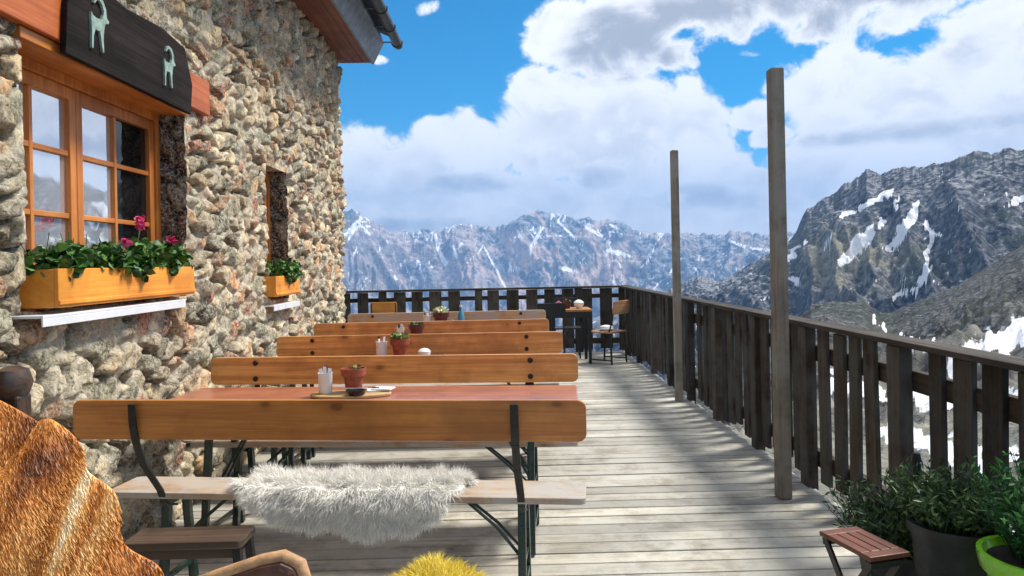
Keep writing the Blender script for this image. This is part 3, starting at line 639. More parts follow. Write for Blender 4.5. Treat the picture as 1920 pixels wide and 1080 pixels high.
def strands(name, P, Nn, D0, Ln, width, mat, parent, tone, droop=.3, curl=.35, seg=3):
    """fur as tapered ribbons: P roots, Nn normals, D0 comb direction"""
    n = len(P); rng = np.random.RandomState(3)
    d = Nn * rng.uniform(.3, .8, (n, 1)) + D0 + rng.normal(0, curl, (n, 3)); d /= np.linalg.norm(d, axis=1, keepdims=True)
    side = np.cross(d, rng.normal(0, 1, (n, 3))); side /= np.linalg.norm(side, axis=1, keepdims=True) + 1e-9
    Ls = Ln * rng.uniform(.6, 1.2, (n, 1)); pts = []; p = P.copy()
    for k in range(seg + 1):
        pts.append(p.copy()); d2 = d + np.array([0, 0, -droop]) * (k + 1) / seg + rng.normal(0, curl * .35, (n, 3)); d2 /= np.linalg.norm(d2, axis=1, keepdims=True); p = p + d2 * Ls / seg
    VV = []; 
    for k in range(seg): w = width * (1 - k / seg) ** .7; VV += [pts[k] - side * w, pts[k] + side * w]
    VV.append(pts[seg]); VV = np.stack(VV, 1); m_ = 2 * seg + 1; base = (np.arange(n) * m_)[:, None]; tri = []
    for k in range(seg - 1): a = 2 * k; tri += [(a, a + 1, a + 3), (a, a + 3, a + 2)]
    tri.append((2 * seg - 2, 2 * seg - 1, 2 * seg)); F3 = (base[:, None, :] + np.array(tri)[None]).reshape(-1, 3)
    tn = np.repeat(tone[:, None], m_, 1).reshape(-1, 1)
    o = np_mesh(name, VV.reshape(-1, 3), F3, mat, {'tone': np.concatenate([tn, tn * 0], 1)}, parent, smooth=False); return o
def fur_sheet(nm, surf, nu, nv, count, Ln, width, mat, tonef, comb, parent, droop=.3, curl=.35, thick=.012, flip=1):
    """surf(u, v) -> points; builds the skin with thickness plus its wool"""
    u, v = np.meshgrid(np.linspace(0, 1, nu), np.linspace(0, 1, nv), indexing='ij'); Pq = surf(u, v)
    keepv = gridfaces(nu, nv); tn = tonef(u, v).reshape(-1, 1)
    o = np_mesh('skin', Pq.reshape(-1, 3), keepv, mat, {'tone': np.concatenate([tn, tn * 0], 1)}, parent)
    sm = o.modifiers.new('solid', 'SOLIDIFY'); sm.thickness = thick; sm.offset = -flip
    ru = np.random.rand(count); rv = np.random.rand(count); e = 1e-3
    P = surf(ru, rv); Tu = surf(np.minimum(ru + e, 1), rv) - surf(np.maximum(ru - e, 0), rv); Tv = surf(ru, np.minimum(rv + e, 1)) - surf(ru, np.maximum(rv - e, 0))
    Nn = flip * np.cross(Tu, Tv); Nn /= np.linalg.norm(Nn, axis=1, keepdims=True) + 1e-9
    cl = np.stack([vn(P[:, 0] * 38 + 3, (P[:, 2] + P[:, 1]) * 38, 71) - .5, vn(P[:, 0] * 38, (P[:, 2] + P[:, 1]) * 38 + 7, 72) - .5, vn(P[:, 0] * 38 + 9, (P[:, 2] + P[:, 1]) * 38, 73) - .5], -1) * (1.9 if Ln > .025 else .35)
    s = strands('wool', P, Nn, comb(ru, rv, Tu, Tv) + cl, Ln, width, mat, parent, np.clip(tonef(ru, rv) + np.random.normal(0, .07, count), 0, 1), droop, curl)
    return o, s

# ------------------------------------------------------------------ window planters
def planter(y0, y1, zb, h, label, flowers, dens):
    t = thing('flower_box', label, 'planter', ((WX + .02), (y0 + y1) / 2, zb), 0)
    L = (y1 - y0) / 2; mb = MB(); d0, d1 = -.10, .085; th = .018
    mb.box(d1 - th, d1, -L, L, 0, h); mb.box(d0, d0 + th, -L, L, 0, h); mb.box(d0 + th, d1 - th, -L, -L + th, 0, h - .002); mb.box(d0 + th, d1 - th, L - th, L, 0, h - .002); mb.box(d0 + th, d1 - th, -L + th, L - th, .001, .02)
    mb.box(d1 - .001, d1 + .007, -L, L, .012, .032)
    mb.build('box', M['flowerbox'], t, bevel=.003)
    mb = MB(); mb.box(d0 + th + .001, d1 - th - .001, -L + th, L - th, .05, h - .03); mb.build('soil', M['soil'], t)
    mb = MB(); n = int(2 * L / .07)
    for i in range(n):
        c = (random.uniform(-.06, .05), -L + (i + .5) * 2 * L / n, h + random.uniform(.02, .07)); leaves(mb, c, (.085, .075, random.uniform(.05, .10)), dens, .042)
        for _ in range(3):
            a = Vector((c[0], c[1], h - .04)); b_ = a + Vector((random.uniform(-.05, .07), random.uniform(-.05, .05), random.uniform(.08, .2))); mb.tube([a, (a + b_) / 2 + Vector((.01, 0, 0)), b_], .0022, 4, .6)
    for (yy, zz) in ((.05 * L, -.02), (.55 * L, 0), (-.15 * L, 0)): leaves(mb, (.10, yy, h + zz), (.03, .06, .05), 40, .042, tone=None)
    mb.build('foliage', M['leaf'], t, tone=True, fix=False)
    for (yy, zz, xx) in flowers:
        mb = MB(); mb.tube([(0, yy, h), (xx, yy, zz)], .002, 4); mb.build('flower_stem', M['succ'], t, tone=True)
        mb = MB(); leaves(mb, (xx, yy, zz + .02), (.028, .028, .022), 38, .022); mb.build('blossom', M['petal'], t, tone=True, fix=False)
    return t
planter(3.12, 4.50, 1.315, .165, 'long orange planter of geraniums with pink blossom under the big window', [(.10, .36, .05), (.48, .30, .04), (-.05, .27, .05), (.14, .40, .03)], 95)
planter(6.12, 6.84, 1.22, .17, 'short orange planter of green leaves at the narrow window near the corner', [], 60)

# ------------------------------------------------------------------ right fence
FX = 1.985
fr = thing('picket_fence', 'long dark weathered picket fence along the right side of the deck', 'fence', (FX, 6.4, 0)); o6 = Vector((-FX, -6.4, 0))
mb = MB(); 
for a, b_ in ((.4, 4.72), (4.722, 7.7), (7.702, 11.86)): mb.box(FX - .07, FX + .075, a, b_ - .004, 1.022 + random.uniform(-.003, .003), 1.052)
mb.build('top_rail', M['rail'], fr, loc=o6, bevel=.005)
for (z0, z1) in ((.80, .90), (.13, .23)):
    mb = MB(); mb.box(FX + .012, FX + .055, .4, 11.8, z0, z1); mb.build('cross_rail', M['rail'], fr, loc=o6, bevel=.004)
posts_y = [.5, 1.45, 2.45, 3.62, 4.72, 5.66, 6.7, 7.65, 8.55, 9.5, 10.5, 11.4]
for q in posts_y:
    mb = MB(); mb.box(FX - .058, FX + .011, q - .06, q + .06, -.30, 1.02); p = mb.build('fence_post', M['fence'], fr, loc=o6, bevel=.006)
yy = .62
while yy < 11.7:
    w = .122 + random.uniform(-.012, .016)
    if min(abs(yy + w / 2 - q) for q in posts_y) > .125 or False:
        b0 = .045 + random.uniform(-.03, .04); mb = MB(); mb.box(-.013, .013, -w / 2, w / 2, b0, 1.018 - random.uniform(0, .012))
        p = mb.build('picket', M['fence'], fr, bevel=.004); p.location = (FX - .004 + o6.x, yy + w / 2 + o6.y, 0); p.rotation_euler = (R(random.uniform(-1.0, 1.0)), R(random.uniform(-.5, .5)), R(random.uniform(-4, 4)))
    yy += w + random.uniform(.055, .10)
# far fence
FY = 11.86
ff = thing('picket_fence', 'dark picket fence closing the far end of the deck below the mountains', 'fence', (-.4, FY, 0)); o7 = Vector((.4, -FY, 0))
mb = MB(); mb.box(-4.2, FX + .07, FY - .07, FY + .07, 1.026, 1.058); mb.build('top_rail', M['railx'], ff, loc=o7, bevel=.005)
for (z0, z1) in ((.865, .93), (.13, .22)):
    mb = MB(); mb.box(-4.2, FX, FY + .012, FY + .055, z0, z1); mb.build('cross_rail', M['railx'], ff, loc=o7, bevel=.004)
for q in (-3.0, -1.88, -.35, 1.25):
    mb = MB(); mb.box(q - .06, q + .06, FY - .058, FY + .011, -.30, 1.024); mb.build('fence_post', M['fence'], ff, loc=o7, bevel=.006)
xx = -4.1
while xx < 1.9:
    w = random.uniform(.17, .20)
    if min(abs(xx + w / 2 - q) for q in (-3.0, -1.88, -.35, 1.25)) > .12:
        mb = MB(); mb.box(-w / 2, w / 2, -.013, .013, .04 + random.uniform(-.02, .03), 1.02); p = mb.build('picket', M['fence'], ff, bevel=.004); p.location = (xx + w / 2 + o7.x, FY - .004 + o7.y, 0)
    xx += w + random.uniform(.09, .125)
# tall posts
for (x, y, h, lab) in ((1.70, 4.48, 2.61, 'tall grey square timber post nearest the camera, standing before the right fence'), (1.82, 7.6, 2.58, 'tall slim timber post farther along the right fence, the shorter looking one')):
    mb = MB(); s = .040 if y < 5 else .036; mb.box(-s, s, -s, s, 0.004, h); mb.box(-s * .8, s * .8, -s * .8, s * .8, h, h + .006)
    p = mb.build('timber_post', M['post'], loc=(x, y, 0), bevel=.006); tag(p, lab, 'post', 'tall timber posts on the deck')

# ------------------------------------------------------------------ beer benches and tables
def rounded(w, h, r, n=6):
    pts = []
    for (cx, cy, a0) in ((w / 2 - r, h / 2 - r, 0), (-w / 2 + r, h / 2 - r, 90), (-w / 2 + r, -h / 2 + r, 180), (w / 2 - r, -h / 2 + r, 270)):
        for k in range(n + 1): a = R(a0 + 90 * k / n); pts.append((cx + r * math.cos(a), cy + r * math.sin(a)))
    return pts
def leg_frame(parent, x, ya, yb, ztop, side):
    """folding steel frame: two legs, feet bar, spreader and diagonal stay (towards the middle)"""
    for yy, top in ((ya, ya + (yb - ya) * .22), (yb, yb - (yb - ya) * .22)):
        mb = MB(); mb.bar((x, yy, .006), (x, top, ztop), .030, .030, (0, 1, 0)); mb.bar((x - .016, yy, .006), (x - .016, top, ztop), .004, .036, (0, 1, 0)); mb.build('leg', M['green_steel'], parent, bevel=.002)
    mb = MB(); mb.bar((x + .001, ya + .01, .10), (x + .001, yb - .01, .10), .022, .022); mb.build('spreader', M['green_steel'], parent, bevel=.002)
    MB().bar((x + .001, ya + .02, ztop - .02), (x + .001, yb - .02, ztop - .02), .026, .034).build('top_bar', M['green_steel'], parent, bevel=.002)
    ym = (ya + yb) / 2; mb = MB()
    for dy_ in (-.045, .045): mb = MB(); mb.tube([(x, ym + dy_, ztop * .42), (x - side * .12, ym + dy_ * .6, ztop * .72), (x - side * .26, ym + dy_ * .4, ztop - .012)], .007, 6); mb.build('stay', M['green_steel'], parent)
    mb = MB()
    mb.bar((x, ya + .03, ztop * .42), (x, yb - .03, ztop * .42), .018, .018)
    mb.build('brace', M['green_steel'], parent)
def make_bench(L, label, wood_b, wood_s, back=True, off=.30, zt=.925, hb=.165):
    """local frame: seat centre at origin, people look towards +y"""
    t = thing('beer_bench', label, 'bench', group='beer benches in the rows on the deck')
    mb = MB(); mb.prism(rounded(L, .245, .03), lambda u, v, w: (u, v, .455 + .028 * w)); mb.build('seat', wood_s, t, bevel=.004)
    for s in (-1, 1): leg_frame(t, s * (L / 2 - .27), -.13, .13, .453, s)
    if back:
        yb = -off; mb = MB(); mb.prism(rounded(L + .02, hb, .035), lambda u, v, w: (u, yb + .026 * w - .02 * (v + hb / 2), zt - hb / 2 + v)); mb.build('backrest', wood_b, t, bevel=.004)
        for s in (-1, 1):
            x = s * (L / 2 - .27); mb = MB()
            pts = [(x, yb - .026, zt - .012), (x + s * 0, yb - .020, zt - .10), (x, yb - .002, zt - hb - .01), (x, yb + .05, zt - hb - .12), (x, -.135, .50), (x, -.10, .43), (x, -.02, .40)]
            for a, b_ in zip(pts[:-1], pts[1:]): mb.bar(a, b_, .032, .010, (0, 1, 0))
            mb.build('back_bracket', M['black_steel'], t, bevel=.002)
            for zq in (zt - .035, zt - hb + .035):
                mb = MB(); mb.tube([(x, yb + .02, zq), (x, yb + .034, zq)], [.018, .014], 12); mb.build('bolt', M['bolt'], t)
    return t
def make_table(L, label, w=.52):
    t = thing('beer_table', label, 'table', group='beer tables in the rows on the deck')
    mb = MB(); mb.prism(rounded(L, w, .02), lambda u, v, q: (u, v, .745 + .027 * q)); mb.build('tabletop', M['table'], t, bevel=.004)
    mb = MB(); mb.prism(rounded(L + .001, w + .001, .02), lambda u, v, q: (u, v, .728 + .015 * q)); mb.build('edge_batten', M['pine'], t)
    for s in (-1, 1): leg_frame(t, s * (L / 2 - .24), -.22, .22, .726, s)
    return t
M['pine_front'] = wood('browner varnished pine', (.38, .125, .025), (.64, .26, .06), rough=.42, coat=.25)
b1 = make_bench(2.13, 'nearest bench with its brown-orange back to the camera and a white sheepskin on its seat', M['pine_front'], M['seatw'])
b1.location = (-.705, 3.31, 0); b1.rotation_euler = (0, 0, R(-7))
XC = -.635
b2 = make_bench(2.20, 'orange bench facing the camera behind the nearest table with the glass jar', M['pine'], M['seatw'], off=.20)
b2.location = (XC - .04, 4.24, 0); b2.rotation_euler = (0, 0, R(175))
dup(b2, (XC - .005, 5.56, 0), R(178.5), 'orange bench with facing backrest, third backrest from the front, behind the succulents')
dup(b2, (XC - .02, 6.82, 0), math.pi, 'orange bench, fourth backrest from the front, behind the dark red pot')
b5 = make_bench(2.20, 'faded greyish bench, farthest of the backrests in the row', M['pine_old'], M['seatw'], off=.20); b5.location = (XC + .03, 8.12, 0); b5.rotation_euler = (0, 0, math.pi)
bb = make_bench(2.20, 'backless bench just behind the second backrest, near side of the second table', M['pine'], M['seatw'], back=False); bb.location = (XC, 4.82, 0); bb.rotation_euler = (0, 0, R(-3))
dup(bb, (XC, 6.10, 0), 0, 'backless bench just behind the third backrest, near side of the third table')
dup(bb, (XC, 7.35, 0), 0, 'backless bench just behind the fourth backrest, near side of the farthest table')
t1 = make_table(2.18, 'nearest red-varnished table holding the wooden serving board'); t1.location = (-.69, 3.99, 0); t1.rotation_euler = (0, 0, R(-5.5))
t2 = dup(t1, (XC, 5.40, 0), R(-2), 'second red-varnished table, with the succulent pot and the white bowl')
dup(t1, (XC, 6.68, 0), 0, 'third red-varnished table, with the small dark red pot')
dup(t1, (XC, 7.95, 0), 0, 'farthest red-varnished table of the row, under the cream flower pot')

# ------------------------------------------------------------------ things on the tables
TZ = .7735
def flower_pot(label, loc, s, mat, plant, pm, n, ph, psz, group='flower pots on the tables'):
    t = thing('flower_pot', label, 'plant pot', loc, random.random(), group)
    mb = MB(); mb.lathe([(.040 * s, 0), (.050 * s, .07 * s), (.054 * s, .085 * s), (.064 * s, .087 * s), (.067 * s, .125 * s), (.060 * s, .125 * s), (.056 * s, .095 * s), (.030 * s, .092 * s)]); mb.build('pot', mat, t, smooth=True)
    mb = MB(); mb.lathe([(.052 * s, .088 * s), (.055 * s, .108 * s), (.02 * s, .114 * s)]); mb.build('soil', M['soil'], t)
    if n: mb = MB(); leaves(mb, (0, 0, .125 * s + ph * .3), (.058 * s, .058 * s, ph), n, psz); mb.build(plant, pm, t, tone=True, fix=False)
    return t
board = thing('serving_board', 'pale oval wooden serving board on the nearest table', 'board', (-.815, 3.96, TZ), 0)
mb = MB(); mb.prism([(.215 * math.cos(a) * (1 + .04 * math.cos(3 * a)), .105 * math.sin(a)) for a in [k * 2 * math.pi / 36 for k in range(36)]], lambda u, v, w: (u, v, .014 * w)); mb.build('board_top', M['board'], board, bevel=.003)
BZ = TZ + .0145
flower_pot('terracotta pot with bare dark soil on the serving board', (-.80, 4.00, BZ), 1.02, M['pot'], 'leaves', M['succ'], 14, .01, .02)
def jar(label, loc, s=1.0, fill='paper', grp='white jars beside the flower pots'):
    t = thing('cutlery_jar', label, 'jar', loc, random.random() * 3, grp)
    mb = MB(); mb.lathe([(.030 * s, 0), (.034 * s, .01 * s), (.036 * s, .10 * s), (.038 * s, .105 * s), (.034 * s, .105 * s), (.032 * s, .012 * s), (.01, .008 * s)]); mb.build('jar_glass', M['white'], t, smooth=True)
    for k in range(4):
        a = k * 1.6; mb = MB(); mb.bar((.012 * s * math.cos(a), .012 * s * math.sin(a), .02 * s), (.024 * s * math.cos(a), .024 * s * math.sin(a), (.125 + .012 * (k % 2)) * s), .016 * s, .004, (0, 1, 0)); mb.build('napkin', M['paper'] if k != 1 else M['black_pl'], t)
    return t
jar('white jar of napkins and a dark knife on the left of the serving board', (-.945, 3.97, BZ), 1.05)
t = thing('ashtray', 'black ashtray with a white lid edge in front of the terracotta pot', 'ashtray', (-.765, 3.895, BZ))
mb = MB(); mb.lathe([(.040, 0), (.047, .012), (.050, .030), (.042, .030), (.038, .010), (.01, .008)]); mb.build('bowl', M['black_pl'], t, smooth=True)
mb = MB(); mb.prism([(-.07, -.012), (.035, -.016), (.06, .004), (-.05, .012)], lambda u, v, w: (u, v, .032 + .006 * w - v * .2)); mb.build('knife', M['white'], t)
t = thing('folded_menu', 'white folded menu cards lying at the right end of the serving board', 'menu', (-.675, 4.02, BZ))
for k, (dx_, r_) in enumerate(((0, 10), (.03, -14))):
    mb = MB(); mb.box(-.055, .055, -.04, .04, .001 + k * .007, .007 + k * .007, mat=Matrix.Translation((dx_, 0, 0)) @ Matrix.Rotation(R(r_), 4, 'Z')); mb.build('card', M['paper'], t)
mb = MB(); mb.box(-.03, .01, -.012, .004, .0155, .018); mb.build('pen', M['black_pl'], t)
# second table
flower_pot('terracotta pot full of pale succulents on the second table', (-.755, 5.52, TZ), 1.12, M['pot'], 'succulent', M['succ'], 120, .035, .035)
jar('white jar left of the succulent pot', (-.895, 5.54, TZ), 1.15)
t = thing('sugar_bowl', 'small round white bowl right of the succulent pot', 'bowl', (-.575, 5.52, TZ)); mb = MB(); mb.lathe([(.022, 0), (.045, .02), (.048, .045), (.03, .062), (.008, .068)]); mb.build('bowl_body', M['white'], t, smooth=True)
t = thing('pen_case', 'thin black case lying on the second table beside the white bowl', 'case', (-.48, 5.55, TZ)); mb = MB(); mb.box(-.05, .05, -.02, .02, 0, .018); mb.build('case_body', M['black_pl'], t, bevel=.004)
flower_pot('small dark red pot on the third table', (-.78, 6.84, TZ), 1.12, M['pot_dark'], 'leaves', M['bushleaf'], 40, .012, .025)
jar('white jar left of the dark red pot', (-.93, 6.84, TZ), 1.05)
flower_pot('dark pot with cream flowers on the farthest table', (-.645, 7.98, TZ), 1.35, M['pot_dark'], 'blossom', M['cream_petal'], 110, .05, .035)
jar('white jar left of the cream flower pot', (-.79, 7.98, TZ), 1.3)
def bottle(label, loc, m_, s=1): 
    t = thing('bottle', label, 'bottle', loc); mb = MB(); mb.lathe([(.035 * s, 0), (.036 * s, .12 * s), (.030 * s, .15 * s), (.013 * s, .19 * s), (.013 * s, .22 * s)]); mb.build('bottle_body', m_, t, smooth=True); mb = MB(); mb.lathe([(.015 * s, .221 * s), (.015 * s, .24 * s)]); mb.build('cap', M['white'], t); return t
bottle('blue plastic bottle on the farthest table right of the cream flowers', (-.43, 8.0, TZ), M['blue_glass'])
t = thing('folded_cloth', 'folded pink cloth on the farthest table between the flowers and the blue bottle', 'cloth', (-.53, 7.98, TZ)); mb = MB(); mb.prism([(-.06, 0), (.06, 0), (.05, .05), (.01, .09), (-.04, .05)], lambda u, v, w: (u, -.03 + .06 * w, v)); mb.build('cloth_fold', M['pink'], t, bevel=.006)

# ------------------------------------------------------------------ white sheepskin on nearest bench
sk = thing('sheepskin', 'shaggy white sheepskin draped over the nearest bench seat', 'sheepskin', (-.68, 3.20, .484), R(-7))
def surf_w(u, v):
    # u along the bench, v from far edge of seat over the near edge and down
    x = -.485 + .97 * u + .03 * np.sin(v * 7)
    edge = .018 * np.sin(u * 9 + 2) + .012 * np.sin(u * 23 + 1); shape = np.clip(1 - np.abs(2 * u - 1) ** 5 * .55, 0, 1)
    s = v * (.37 * shape + edge * v); flat = .215
    y = .205 - np.minimum(s, flat) - .02 * np.clip((s - flat) / .05, 0, 1); z = np.where(s < flat, .022, .022 - (s - flat)) + .008 * np.sin(u * 31) * np.sin(v * 9)
    return np.stack([x, y, z], -1)
fur_sheet('skin', surf_w, 60, 30, 60000, .062, .0013, M['fleece'], lambda u, v: .72 + .28 * (vn(u * 30, v * 9, 3) - .5) - .25 * np.clip((v - .5) * 2, 0, 1) * vn(u * 9, v * 3, 4), lambda u, v, Tu, Tv: np.array([0, -.25, 0]) + (v > .45)[:, None] * np.array([0, -.15, -.8]) + (u - .5)[:, None] * np.array([1.0, 0, 0]) , sk, droop=.35, curl=.38, flip=-1)

# ------------------------------------------------------------------ foreground: yellow sheepskin on a chair, brown chair, hide
ch = thing('wooden_chair', 'wooden chair hidden under the yellow sheepskin in the foreground', 'chair', (-.135, 1.36, 0))
for sx in (-1, 1):
    for sy in (-1, 1):
        mb = MB(); mb.bar((sx * .19, sy * .19, 0.004), (sx * .18, sy * .18, .43 if sy > 0 else .86), .035, .035, (0, 1, 0)); mb.build('leg', M['darkwood'], ch)
mb = MB(); mb.box(-.22, .22, -.15, .22, .431, .46); mb.build('seat', M['darkwood'], ch, bevel=.006)
ysk = thing('sheepskin', 'fluffy yellow sheepskin peeking up at the bottom edge of the view', 'sheepskin', (-.135, 1.30, .86))
def surf_y(u, v):
    x = -.20 + .40 * u; top = .055 - .13 * np.abs(2 * u - 1.02) ** 1.5 + .006 * np.sin(u * 13)
    ph = v * math.pi; y = .09 * np.cos(ph) * (1 - .2 * np.abs(2 * u - 1)); z = top - .05 * (1 - np.sin(ph)) ** 2 - .22 * np.clip(np.abs(v - .5) * 2 - .55, 0, 1)
    return np.stack([x, -y, z], -1)[..., :]
fur_sheet('skin', surf_y, 30, 30, 26000, .030, .0009, M['fleece_y'], lambda u, v: .45 + .5 * (vn(u * 22, v * 22, 3) - .4), lambda u, v, Tu, Tv: np.stack([(u - .5) * 1.2, 0 * u, .25 + 0 * u], -1), ysk, droop=.3, curl=.5, thick=.006)

bc = thing('armchair', 'brown leather chair with tan piped edge at the bottom of the view', 'chair', (-.47, 1.24, 0), R(-6))
mb = MB(); pl = [(-.24, .62), (.127, .62), (.127, .945), (.118, .968), (.095, .978), (.06, .972), (-.02, .945), (-.24, .86)]
mb.prism(pl, lambda u, v, w: (u, .045 * w + .03 * (u * 3) ** 2, v)); mb.build('backrest', M['leather'], bc, bevel=.012)
mb = MB(); ed = [(-.24, .862), (-.12, .908), (-.02, .947), (.06, .974), (.095, .981), (.122, .968), (.130, .94), (.130, .62)]
mb.tube([(u, .02 + .03 * (u * 3) ** 2, v) for u, v in ed], .012, 10); mb.build('piping', M['piping'], bc, smooth=True)
mb = MB(); mb.box(-.24, .15, .02, .42, .40, .47); mb.build('seat', M['leather'], bc, bevel=.02)
for sx in (-.21, .12):
    for yy in (.03, .39): mb = MB(); mb.bar((sx, yy, .004), (sx, yy, .40), .03, .03, (0, 1, 0)); mb.build('leg', M['darkwood'], bc)
    mb = MB(); mb.bar((sx, .035, .40), (sx, .045, .70), .028, .02, (0, 1, 0)); mb.build('back_strut', M['darkwood'], bc)

hc = thing('high_chair', 'dark high-backed wooden seat under the red-brown hide at the left edge', 'chair', (-1.16, 1.46, 0))
for sx, hh in ((.12, 1.21), (.36, .72), (-.5, 1.21)):
    mb = MB(); mb.bar((sx, .13, .004), (sx, .13, hh), .05, .05, (0, 1, 0)); mb.build('post', M['darkwood'], hc, bevel=.006)
for sx in (-.5, .36):
    mb = MB(); mb.bar((sx, .52, .004), (sx, .52, .44), .05, .05, (0, 1, 0)); mb.build('leg', M['darkwood'], hc, bevel=.006)
mb = MB(); mb.box(-.54, .40, .16, .56, .441, .48); mb.build('seat', M['darkwood'], hc, bevel=.006)
mb = MB(); mb.prism([(-.48, .50), (.34, .50), (.34, .76), (.27, .96), (.17, 1.10), (.06, 1.15), (-.48, 1.17)], lambda u, v, w: (u, .09 + .02 * w, v)); mb.build('back_panel', M['darkwood'], hc)
for sx in (.12, -.5): mb = MB(); mb.lathe([(.02, 1.20), (.030, 1.21), (.038, 1.235), (.030, 1.262), (.012, 1.27)], (sx, .13, 0)); mb.build('knob', M['darkwood'], hc, smooth=True)
hd = thing('animal_hide', 'glossy red-brown hide with cream streaks draped at the left edge of the view', 'hide', (-1.16, 1.46, .9))
EDGE = [(0, -.12, .39), (.18, .06, .335), (.30, .15, .298), (.38, .20, .272), (.46, .245, .258), (.54, .288, .208), (.62, .330, .152), (.70, .356, .090), (.78, .388, .022), (.86, .432, -.042), (.93, .475, -.10), (1, .52, -.17)]
def surf_h(u, v):
    x = np.interp(u, [e[0] for e in EDGE], [e[1] for e in EDGE]); z = np.interp(u, [e[0] for e in EDGE], [e[2] for e in EDGE])
    k = v * .62; fold = .024 * np.sin(u * 21 + v * 3) * np.clip(v * 4, 0, 1) + .012 * np.sin(u * 47 - v * 5) * np.clip(v * 3, 0, 1)
    x2 = x - k * .42 * (.4 + u) + .012 * np.sin(u * 37 + 1) * np.clip(1 - v * 3, 0, 1); z2 = z - k * .95 + .01 * np.sin(u * 30); y = .07 - .11 * np.sin(np.clip(v * 3, 0, 1) * math.pi / 2) - .10 * v + fold
    return np.stack([x2, y, z2], -1)
def hide_tone(u, v):
    st = .7 * fbm(u * 6 - v * 2.2, v * 1.0 + 2, 4, 8, .5) + .3 * fbm(u * 20 - v * 6, v * 2, 3, 12); f = .74 + (st - .5) * 3.0 - .22 * np.clip((u - .70) * 4, 0, 1) * (1 - np.clip(v * 2, 0, 1))
    f = f + .35 * np.exp(-((u - .36 - v * .25) / .035) ** 2) * np.clip(v * 4, 0, 1) - .5 * np.exp(-((u - .50) / .03) ** 2 - ((v - .08) / .06) ** 2); return np.clip(f, 0, 1)
fur_sheet('skin', surf_h, 90, 70, 90000, .014, .0011, M['hide'], hide_tone, lambda u, v, Tu, Tv: np.array([.45, -.15, -1.0]) + np.zeros((len(u), 3)), hd, droop=.2, curl=.09, thick=.01, flip=-1)

# dark stool behind the hide
st = thing('low_stool', 'small dark wooden stool between the hide and the nearest bench', 'stool', (-1.19, 2.82, 0))
mb = MB(); mb.prism(rounded(.44, .17, .02), lambda u, v, w: (u, v, .435 + .028 * w)); mb.build('seat', M['darkwood'], st, bevel=.004)
mb = MB(); mb.box(-.19, .19, -.065, .065, .395, .433); mb.build('apron', M['darkwood'], st)
for sx in (-1, 1):
    for sy in (-1, 1): mb = MB(); mb.bar((sx * .23, sy * .09, .004), (sx * .195, sy * .06, .434), .028, .028, (0, 1, 0)); mb.build('leg', M['black_steel'], st)

# ------------------------------------------------------------------ folding chair and pots, lower right
fc = thing('folding_chair', 'small folding stool with red-brown slats and black crossed legs by the pots', 'stool', (1.315, 2.70, 0), R(14))
mb = MB(); W2, L2 = .084, .135
for x in (-W2 + .021, -.0215, .0215, W2 - .021): mb.box(x - .019, x + .019, -L2 + .045, L2 - .045, .400, .418)
for y in (-L2, L2 - .045): mb.box(-W2, W2, y, y + .0445, .4002, .4178)
mb.build('slatted_seat', M['slat'], fc, bevel=.003)
for sx in (-W2 + .02, W2 - .02):
    for s in (-1, 1):
        mb = MB(); mb.bar((sx + s * .006, s * .15, .004), (sx + s * .006, -s * .12, .399), .010, .026, (0, 1, 0)); mb.build('leg', M['black_steel'], fc)
for y in (-.12, .12): mb = MB(); mb.bar((-W2 + .01, y, .380), (W2 - .01, y, .380), .014, .02); mb.build('cross_bar', M['black_steel'], fc)

def blades(mb, c, r, n, L, w, lean=.5, tone0=.1, tone1=1.0, bushy=6):
    for _ in range(n):
        a = random.uniform(0, 6.28); q = r * math.sqrt(random.random()); p = Vector((c[0] + q * math.cos(a), c[1] + q * math.sin(a), c[2]))
        l = L * random.uniform(.55, 1.1); d = Vector((math.cos(a) * lean * (q / r) + random.gauss(0, .2), math.sin(a) * lean * (q / r) + random.gauss(0, .2), 1)).normalized()
        tp = p + d * l + Vector((math.cos(a), math.sin(a), 0)) * lean * .25 * l; mid = p + d * l * .5
        mb.tube([p, mid, tp], [.0022, .0017, .0008], 3, .15)
        t = random.uniform(tone0, tone1)
        for k in range(bushy):
            f = .25 + .75 * (k + random.random()) / bushy; q0 = p.lerp(mid, f * 2) if f < .5 else mid.lerp(tp, f * 2 - 1)
            dd = Vector((random.gauss(0, 1), random.gauss(0, 1), random.gauss(.7, .6))).normalized(); s = dd.cross(Vector((random.gauss(0, 1), random.gauss(0, 1), random.gauss(0, 1)))).normalized() * w; e = q0 + dd * w * 7
            mb.add([q0, q0 + dd * w * 3 + s, e, q0 + dd * w * 3 - s], [(0, 1, 2, 3)], min(1, max(0, t + random.uniform(-.2, .2))))
def big_pot(label, loc, prof, mat, rim=None):
    t = thing('potted_plant', label, 'potted plant', loc, 0, 'potted plants at the lower right'); mb = MB(); mb.lathe(prof, n=40); mb.build('pot', mat, t, smooth=True); return t
pA = big_pot('low bushy herb in a small dark pot right behind the slatted stool', (1.64, 3.12, 0.004), [(.10, 0), (.13, .20), (.14, .22), (.125, .22), (.11, .19), (.02, .18)], M['grey_pot'])
mb = MB(); blades(mb, (0, 0, .18), .11, 300, .29, .0050, .45, 0, .8, 9); mb.build('foliage', M['bushleaf'], pA, tone=True, fix=False)
pB = big_pot('bushy grey-green herb in a tall dark grey pot between the other two pots', (1.72, 2.80, 0.004), [(.115, 0), (.15, .38), (.165, .40), (.168, .44), (.15, .44), (.135, .38), (.02, .37)], M['grey_pot'])
mb = MB(); blades(mb, (0, 0, .42), .145, 420, .20, .0048, .62, .1, 1, 9); mb.build('foliage', M['bushleaf'], pB, tone=True, fix=False)
